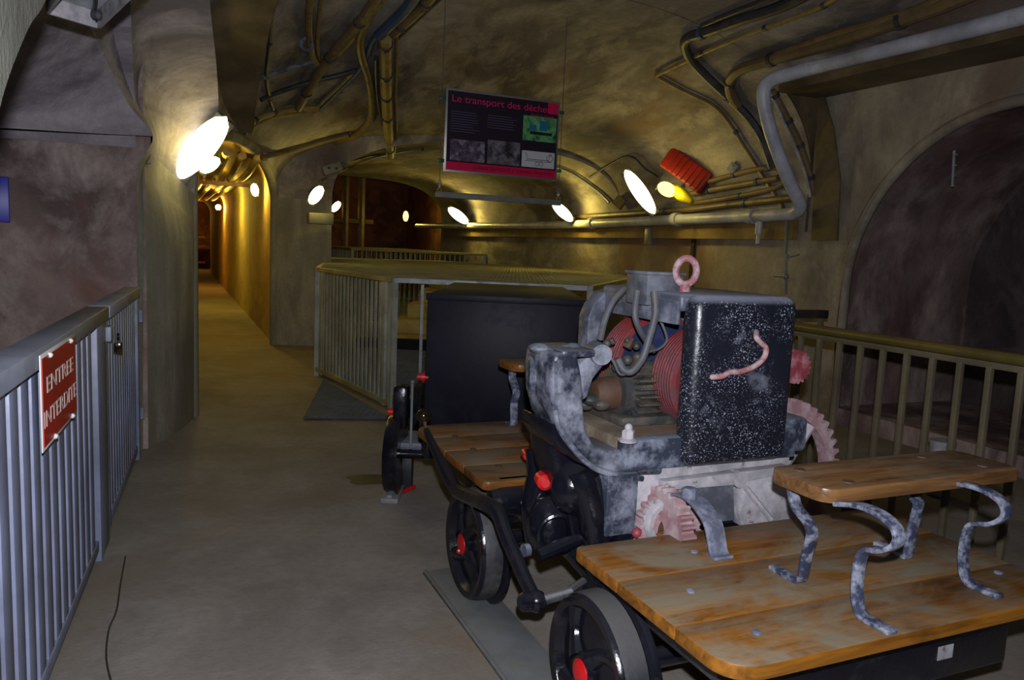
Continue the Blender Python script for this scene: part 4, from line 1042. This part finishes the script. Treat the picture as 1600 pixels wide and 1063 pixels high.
m = MB(); e = Vector((1.42, c.y+.16, .40)); m.tube([c, atx(890, 926, 1.14), e], .018, 10); t.part('brake_rod', m, M['blackgrey'], parent=lv)
# pedestal casting, dusty
m = MB(); m.prism(pz([(866, 552), (903, 550), (911, 590), (914, 640), (917, 672), (930, 698), (958, 706), (1036, 700), (1038, 744), (965, 746), (935, 732), (910, 712), (889, 688), (872, 660), (862, 620), (862, 580)], 2.09), 'y', 2.09, 2.30); pd = t.part('pedestal', m, M['castdust'], bevel=.018, seg=3)
m = MB(); m.prism(pz([(862, 662), (876, 668), (890, 694), (916, 722), (945, 742), (900, 722), (872, 700), (862, 682)], 2.09), 'y', 2.085, 2.32); t.part('pedestal_foot', m, M['black'], bevel=.012)
m = MB(); m.tube(smooth([aty(a, b, 2.085) for a, b in ((868, 640), (874, 668), (892, 696), (914, 720), (944, 738), (1004, 748))], 5), .010, 8); t.part('pedestal_bead', m, M['castdust'])
m = MB(); m.prism(rrect(-.05, .088, -.11, .10, (.03,)*4, 3), 'z', 0, .02); m.v = [v+Vector((aty(872, 548, 2.20).x, 2.20, aty(868, 551, 2.20).z)) for v in m.v]; t.part('pedestal_cap', m, M['castdust'], bevel=.005)
for a, b, r in ((842, 544, .03), (895, 542, .024), (885, 543, .018)): m = MB(); m.ball(aty(a, b, 2.2), r, 1.2, 1.2, .55, 12, 7); t.part('cap_nut', m, M['castdust'])
c = aty(832, 585, 2.26); m = MB(); m.torus(c, (.9, -.35, 0), .045, .017, 24, 8, 1.15); t.part('socket_ring', m, M['castdust']); m = MB(); m.lathe([(.042, -.004), (.042, .08)], c, (.9, -.2, 0), 18); t.part('socket_plug', m, M['rusty'])
m = MB(); m.prism(pz([(902, 570), (925, 548), (948, 548), (944, 568), (925, 592), (916, 622), (908, 626)], 2.16), 'y', 2.15, 2.24); t.part('pedestal_arm', m, M['castdust'], bevel=.014)
m = MB(); m.lathe([(.02, -.03), (.034, -.028), (.036, -.01), (.036, .06)], aty(937, 553, 2.15), (.25, 1, 0), 18); t.part('arm_boss', m, M['castdust'])
m = MB(); m.tube(smooth([aty(a, b, 2.09) for a, b in ((868, 565), (869, 610), (868, 650))], 4), .006, 6); t.part('casting_seam', m, M['castdust'])
# base frame
m = MB(); m.box(1.33, 2.06, 2.07, 2.13, .79, .897); t.part('base_rim', m, M['basedust'], bevel=.012)
m = MB(); m.box(1.275, 1.395, 2.075, 2.3, .575, .785); t.part('base_block', m, M['basedust'], bevel=.008)
m = MB(); m.box(1.33, 2.05, 2.12, 2.74, .82, .895); t.part('base_plate', m, M['grime'], bevel=.004)
m = MB(); m.box(1.96, 2.13, 2.09, 2.5, .80, .93); t.part('bearing_block', m, M['basedust'], bevel=.02)
m = MB(); m.box(1.36, 2.06, 2.10, 2.66, .60, .80); t.part('gear_case', m, M['palecast'], bevel=.004)
c0, c1_ = aty(1036, 752, 2.065), aty(1150, 742, 2.065); m = MB(); m.prism(pz([(1036, 752), (1230, 727), (1230, 742), (1150, 757), (1036, 766)], 2.07), 'y', 2.06, 2.10); t.part('pale_bar', m, M['palecast'], bevel=.004)
m = MB(); m.lathe([(.03, 0), (.03, .04)], aty(1158, 750, 2.05), (0, 1, 0), 16); t.part('bar_boss', m, M['palecast'])
m = MB(); m.prism(pz([(1160, 750), (1230, 736), (1245, 812), (1155, 822), (1148, 800)], 2.07), 'y', 2.05, 2.12); t.part('buttress', m, M['palecast'], bevel=.008)
m = MB(); m.tube([aty(1165, 762, 2.04), aty(1205, 812, 2.03)], .010, 6); t.part('buttress_rib', m, M['palecast'])
m = MB(); m.prism(pz([(1090, 762), (1150, 752), (1152, 815), (1125, 818)], 2.06), 'y', 2.075, 2.09); t.part('dark_recess', m, M['jbox'])
# lower gear with its ring and strap
c = aty(1037, 815, 2.05); m = MB(); m.gear((c.x+.03, 2.07, c.z-.03), (0, 1, 0), .055, .115, .128, .05, 22); t.part('worm_gear', m, M['pink'])
m = MB(); m.lathe([(.052, 0), (.056, -.02), (.075, -.024), (.082, -.012), (.082, .02)], (c.x, 2.045, c.z), (0, 1, 0), 30, caps=False); t.part('gear_ring', m, M['palecast'])
m = MB(); m.lathe([(.05, .0), (.045, .03)], (c.x, 2.055, c.z), (0, 1, 0), 20); t.part('gear_hub', m, M['rusty'])
m = MB(); sp0 = [atx(a, b, 1.50) for a, b in ((1048, 775), (1066, 772), (1084, 779), (1101, 797), (1115, 822), (1124, 846))]; sp0[-1].z = ZD+.012
m.ribbon(smooth(sp0+[sp0[-1]+Vector((0, -.03, -.006))], 5), (1, 0, 0), .068, .010); t.part('strap_arch', m, M['strap'], bevel=.003)
m = MB(); m.gear((1.485, 2.04, .60), (1, 0, 0), .03, .122, .138, .05, 26); t.part('worm_wheel', m, M['pink'])
c = atx(1078, 770, 1.49); m = MB(); m.lathe([(.028, -.015), (.028, .01), (.02, .016)], c, (0,0,1), 8); t.part('strap_nut', m, M['strap'])
m = MB(); c = atz(1125, 858, ZD); m.box(c.x-.03, c.x+.02, c.y-.005, c.y+.03, ZD, ZD+.008); t.part('strap_foot', m, M['strap'])
m = MB(); m.ball(aty(995, 833, 2.06), .018, n=10, m=6); t.part('grease_nipple', m, M['pinkknob'])
m = MB(); m.ball(aty(1048, 832, 2.03)+Vector((0, 0, -.02)), .05, 1.3, .8, .55, 14, 8); t.part('deck_hump', m, M['plankedge'])
# speckled housing
m = MB(); m.box(1.548, 1.99, 2.035, 2.13, .792, 1.374); hs = t.part('housing', m, M['housing'], bevel=.044, seg=5, ang=60)
m = MB(); m.box(1.53, 1.975, 2.10, 2.62, 1.315, 1.374); t.part('housing_top', m, M['housingrim'], parent=hs, bevel=.016, seg=3)
m = MB(); m.box(1.525, 1.54, 2.11, 2.60, 1.27, 1.35); t.part('housing_side_rail', m, M['housingrim'], parent=hs, bevel=.004)
m = MB(); m.box(1.955, 1.975, 2.12, 2.60, .88, 1.33); t.part('housing_side', m, M['housingrim'], parent=hs, bevel=.004)
m = MB(); m.prism([(1.455, .90), (1.455, 1.25), (1.475, 1.30), (1.52, 1.345), (1.965, 1.345), (1.965, .90), (1.90, .90), (1.90, 1.27), (1.57, 1.27), (1.53, 1.24), (1.53, .90)], 'y', 2.58, 2.66); t.part('housing_rear_frame', m, M['housingrim'], parent=hs, bevel=.008)
m = MB(); hp = [aty(a, b, 2.005) for a, b in ((1192, 521), (1182, 528), (1188, 535), (1197, 545), (1193, 560), (1178, 573), (1157, 581), (1140, 582), (1128, 588), (1121, 592))]
hp[0].y = hp[-1].y = 2.037; m.tube(smooth(hp, 5), .0095, 10); t.part('housing_handle', m, M['pinkeye'], parent=hs, label='pink dusty grab handle')
c = aty(1072, 424, 2.24); m = MB(); m.torus(c, (.42, 1, .1), .036, .0125, 26, 10, 1.28); eb = t.part('eye_bolt', m, M['pinkeye'], parent=hs, label='dusty pink lifting eye bolt'); 
m = MB(); m.tube([c-Vector((0, 0, .045)), c-Vector((0, 0, .10))], [.016, .024], 12); t.part('eye_shank', m, M['pinkeye'], parent=hs)
m = MB(); m.box(1.50, 1.655, 2.26, 2.40, 1.32, 1.432); jb = t.part('junction_box', m, M['jbox'], bevel=.01)
m = MB(); m.box(1.495, 1.66, 2.255, 2.405, 1.428, 1.440); t.part('box_lid', m, M['jbox'], parent=jb, bevel=.004)
for pts, r in ((((975, 452, 2.3), (958, 470, 2.28), (945, 500, 2.28), (938, 530, 2.3)), .012),
               (((996, 455, 2.22), (992, 490, 2.2), (998, 512, 2.2), (1008, 530, 2.22), (1022, 548, 2.25)), .011),
               (((1022, 455, 2.2), (1024, 490, 2.19), (1014, 530, 2.18), (1004, 560, 2.18), (988, 580, 2.18), (975, 578, 2.2), (966, 562, 2.22)), .013),
               (((1012, 550, 2.2), (1030, 545, 2.2), (1042, 532, 2.22), (1036, 510, 2.25), (1028, 496, 2.26)), .005),
               (((940, 560, 2.25), (955, 560, 2.22), (968, 584, 2.2), (980, 584, 2.2)), .005)):
    m = MB(); m.tube(smooth([aty(*p) for p in pts], 6), r, 10); t.part('power_cable', m, M['cable'])
# drums and motor
def drum(c, r, y0, y1, face):
    m = MB(); pr = [(r*.4, y0)]
    k = 8
    for i in range(k):
        a = y0+(y1-y0)*i/k; w = (y1-y0)/k; pr += [(r*.965, a+.001), (r, a+w*.3), (r, a+w*.7), (r*.965, a+w*.98)]
    pr += [(r*.4, y1)]
    m.lathe([(p, q) for p, q in pr], (c[0], 0, c[1]), (0, 1, 0), 44); d = t.part('cable_drum', m, M['drum'], ang=50)
    m = MB(); m.lathe([(.05, y0-.004), (r*.88, y0-.003), (r*.9, y0+.004)], (c[0], 0, c[1]), (0, 1, 0), 36); t.part('drum_face', m, M[face], parent=d)
drum((1.735, 1.065), .178, 2.165, 2.29, 'drum')
drum((1.690, 1.070), .205, 2.42, 2.54, 'navy')
m = MB(); m.tube([(1.45, 2.36, 1.0), (1.82, 2.36, 1.0)], .09, 22); mo = t.part('motor', m, M['motor'])
for k in range(13):
    a = R_(-65+k*13); m = MB(); c = Vector((1.535, 2.36-math.cos(a)*.105, 1.0+math.sin(a)*.105)); m.obox(c, .10, .05, .008, Matrix.Rotation(-a, 3, 'X')); t.part('cooling_fin', m, M['motor'], parent=mo, bevel=.002)
m = MB(); m.lathe([(.02, -.05), (.04, -.045), (.058, -.02), (.06, .02), (.06, .05)], (1.415, 2.36, .995), (1, 0, 0), 20); t.part('motor_end', m, M['rusty'], parent=mo)
rn = random.Random(5)
for k in range(14):
    c = aty(948+rn.uniform(0, 52), 540+rn.uniform(-14, 36), 2.3); m = MB(); s_ = rn.uniform(.014, .028); m.obox(c, s_*1.5, s_, s_, Matrix.Rotation(rn.uniform(0, 3), 3, 'Y') @ Matrix.Rotation(rn.uniform(0, 1), 3, 'X')) if k % 2 else m.ball(c, s_*.8, n=10, m=6)
    t.part('terminal', m, (M['motor'], M['rusty'], M['motor'], M['drum'] if k == 3 else M['motor'])[k % 4], parent=mo, bevel=.003 if k % 2 else 0)
m = MB(); m.box(1.42, 1.88, 2.24, 2.56, .895, .93); t.part('motor_bed', m, M['motor'], parent=mo, bevel=.01)
for a, b, y in ((925, 625, 2.35), (940, 632, 2.33), (955, 628, 2.35), (915, 632, 2.4)): m = MB(); m.ball(aty(a, b, y), .028, 1.3, 1, .8, 10, 6); t.part('grease_lump', m, M['motor'])
# wing nut on the plate
c = atz(981, 690, .897); nt = MB(); nt.lathe([(.032, 0), (.034, .006), (.02, .012)], c, (0,0,1), 20); nu_ = t.part('wing_nut', nt, M['palecast'])
m = MB(); m.lathe([(.019, .01), (.021, .014), (.021, .034), (.014, .04)], c, (0,0,1), 6); t.part('hex_nut', m, M['palecast'], parent=nu_); m = MB(); m.ball(c+Vector((0, 0, .046)), .0135, n=12, m=8); t.part('nut_dome', m, M['palecast'], parent=nu_)
# gear ring and pinion at the right
c = aty(1214, 748, 2.35); m = MB(); m.gear((c.x, 2.37, c.z), (0, 1, 0), .268, .306, .334, .055, 44); gr = t.part('ring_gear', m, M['pink'], label='large dusty pink toothed wheel')
for k in range(5):
    a = R_(50+72*k); m = MB(); m.tube([(c.x+.04*math.cos(a), 2.37, c.z+.04*math.sin(a)), (c.x+.28*math.cos(a), 2.37, c.z+.28*math.sin(a))], [.03, .022], 8); t.part('gear_spoke', m, M['palecast'], parent=gr)
m = MB(); m.lathe([(.06, -.05), (.06, .05)], (c.x, 2.37, c.z), (0, 1, 0), 20); t.part('gear_boss', m, M['palecast'], parent=gr)
c = aty(1240, 572, 2.22); m = MB(); m.gear((c.x-.01, c.y, c.z), (0, 1, 0), .005, .056, .064, .07, 18); t.part('pinion', m, M['pinkknob'], label='small pink ribbed pinion beside the housing')
m = MB(); m.tube([(1.80, 2.22, c.z), (c.x-.02, 2.22, c.z)], .02, 8); t.part('pinion_shaft', m, M['motor'])

# floor plates under the wheels
m = MB(); m.box(1.03, 1.26, .9, 3.23, 0, .012); m.box(1.03, 1.045, .9, 3.23, 0, .018); single('floor_plate', m, M['plate'], 'long grey steel plate on the floor under the winch wagon wheels on the left', 'plate', bevel=.003)
m = MB(); m.box(2.22, 2.5, .9, 3.23, 0, .012); single('floor_plate', m, M['plate'], 'steel plate on the floor under the right-hand wagon wheels', 'plate', bevel=.003)

# ------------------------------------------------------------------ the black tank wagon behind
YB = 4.62
xL_ = (atY(666, 560, YB)); xl_w = G2W(atY(665, 560, YB)).x; xr_w = G2W(atY(913, 560, YB)).x; zt_w = atY(780, 463, YB).z
t = Thing('tank_wagon', (0, YB+.5, 0), 'matt black steel tank wagon standing behind the plank deck', 'wagon', frame='W')
m = MB(); m.box(xl_w, xr_w, YB, YB+1.1, .40, zt_w-.03); t.part('tank', m, M['tank'], bevel=.006)
m = MB(); m.box(xl_w-.008, xr_w+.008, YB-.012, YB+.02, zt_w-.04, zt_w); t.part('rim_strip', m, M['tank'], bevel=.003)
m = MB(); m.add([(xl_w, YB, zt_w-.03), (xr_w, YB, zt_w-.03), (xr_w-.04, YB+1.1, zt_w-.03), (xl_w+.05, YB+1.1, zt_w-.03), (xl_w+.01, YB+.01, zt_w+.0), (xr_w-.01, YB+.01, zt_w+.0), (xr_w-.08, YB+1.1, zt_w+.02), (xl_w+.07, YB+1.1, zt_w+.02)], [(0,3,2,1),(4,5,6,7),(0,1,5,4),(1,2,6,5),(2,3,7,6),(3,0,4,7)]); t.part('lid', m, M['tanktop'], bevel=.004)
m = MB(); m.box(xl_w-.02, xr_w+.02, YB-.05, YB+1.2, .30, .40); t.part('chassis', m, M['tank'], bevel=.006)
def twheel(x, y, s_):
    z = .24; m = MB(); m.lathe([(.05, 0), (.18, .02), (.20, -.01), (.226, -.012), (.234, .0), (.236, .055), (.252, .06), (.252, .075), (.18, .075), (.05, .06)], (x, y, z), (s_, 0, 0), 36); w_ = t.part('wheel', m, M['castdust'] if 0 else M['black'], ang=40)
    m = MB(); m.lathe([(.03, 0), (.03, -.03), (.015, -.036)], (x, y, z), (s_, 0, 0), 16); t.part('hub_cap', m, M['red'], parent=w_, label='red hub cap')
for y in (YB-.10, YB+.95): twheel(-.705, y, 1); twheel(xr_w+.12, y, -1); m = MB(); m.tube([(-.66, y, .24), (xr_w+.08, y, .24)], .028, 12); t.part('axle', m, M['black'])
m = MB(); m.box(-.69, -.60, YB-.16, YB-.04, .40, .66); t.part('guide_bracket', m, M['black'], bevel=.02)
m = MB(); m.tube([(-.57, YB-.2, .30), (-.57, YB-.2, .69)], .008, 8); m.ball((-.57, YB-.2, .70), .012, n=8, m=5); t.part('guide_rod', m, M['galv'])
m = MB(); m.lathe([(.02, 0), (.02, .03), (.012, .036)], (-.69, YB-.12, .50), (-1, 0, 0), 14); t.part('red_bolt', m, M['red'], label='small red bolt head')
c = G2W(atY(655, 589, YB+.02)); m = MB(); m.tube([(c.x-.01, YB+.02, c.z), (xl_w+.02, YB+.02, c.z)], .022, 12); m.lathe([(.034, -.01), (.034, .01)], (xl_w-.01, YB+.02, c.z), (1,0,0), 12); t.part('red_cap', m, M['red'], label='red pipe end')
m = MB(); m.box(xl_w-.16, xl_w+.0, YB-.08, YB+.25, .26, .30); t.part('step_plate', m, M['housingrim'], bevel=.004)
m = MB(); m.box(xl_w-.12, xl_w-.06, YB-.05, YB+.05, .0, .26); t.part('stand', m, M['blackgrey'], bevel=.004)
m = MB(); m.box(-.72, -.62, 4.30, 4.70, 0, .03); m.box(-.685, -.655, 4.30, 4.70, .03, .05); single('rail_stub', m, M['plate'], 'short grey rail end on the floor under the tank wagon wheel', 'rail', frame='W', bevel=.004)
c = atz(630, 769, .012); d = atz(648, 760, .03); m = MB(); m.tube([c, d], .012, 8); single('red_peg', m, M['red'], 'small red peg lying on the floor by the tank wagon wheel', 'peg')
# damp patches on the screed
def blot(name, px, py, rx, ry, label, mat, sd):
    c = atz(px, py, .002); rr_ = random.Random(sd); m = MB(); n = 28; ph = [rr_.uniform(0, 6) for _ in range(3)]
    P = [(c.x+rx*math.cos(2*PI*k/n)*(1+.18*math.sin(3*2*PI*k/n+ph[0])+.08*math.sin(7*2*PI*k/n+ph[1])), c.y+ry*math.sin(2*PI*k/n)*(1+.15*math.sin(2*2*PI*k/n+ph[2]))) for k in range(n)]
    m.prism(P, 'z', .0005, .0025); return single(name, m, mat, label, 'stain')
blot('damp_patch', 581, 749, .16, .12, 'dark damp patch on the floor left of the tank wagon wheel', paint('damp', (72, 60, 36), .35), 3)
# joint line along the gate
m = MB(); pts = [atz(a, b, .0) for a, b in ((176, 1075), (166, 1030), (170, 985), (182, 955), (188, 915), (196, 870), (204, 820), (212, 770), (216, 735))]
m.tube(smooth(pts[:6], 4), .0035, 5); single('floor_crack', m, M['tanktop'], 'ragged crack in the floor running parallel to the barred gate', 'crack')
FLASH = 370

# ------------------------------------------------------------------ lights
def plight(name, p, col, w, r=.05, frame='G'):
    l = bpy.data.lights.new(name, 'POINT'); l.energy = w; l.color = col; l.shadow_soft_size = r
    o = bpy.data.objects.new(name, l); COL.objects.link(o); o.location = G2W(p) if frame == 'G' else p; return o
# the photographer's flash, just above the lens
fl = bpy.data.lights.new('flash', 'SPOT'); fl.energy = FLASH; fl.color = (.88, .90, 1.0); fl.shadow_soft_size = .018
fl.spot_size = R_(150); fl.spot_blend = .8
fo = bpy.data.objects.new('flash', fl); COL.objects.link(fo); fo.location = CAM+Vector((.01, 0, .13)); fo.rotation_euler = (PI/2-PITCH*1.3, 0, R_(7))
for nm, p, w, cl in WARM_LIGHTS: plight(nm, p, cl, w)
w = bpy.data.worlds.new('world'); SC.world = w; w.use_nodes = True
w.node_tree.nodes['Background'].inputs[0].default_value = (.5, .55, .8, 1); w.node_tree.nodes['Background'].inputs[1].default_value = .0
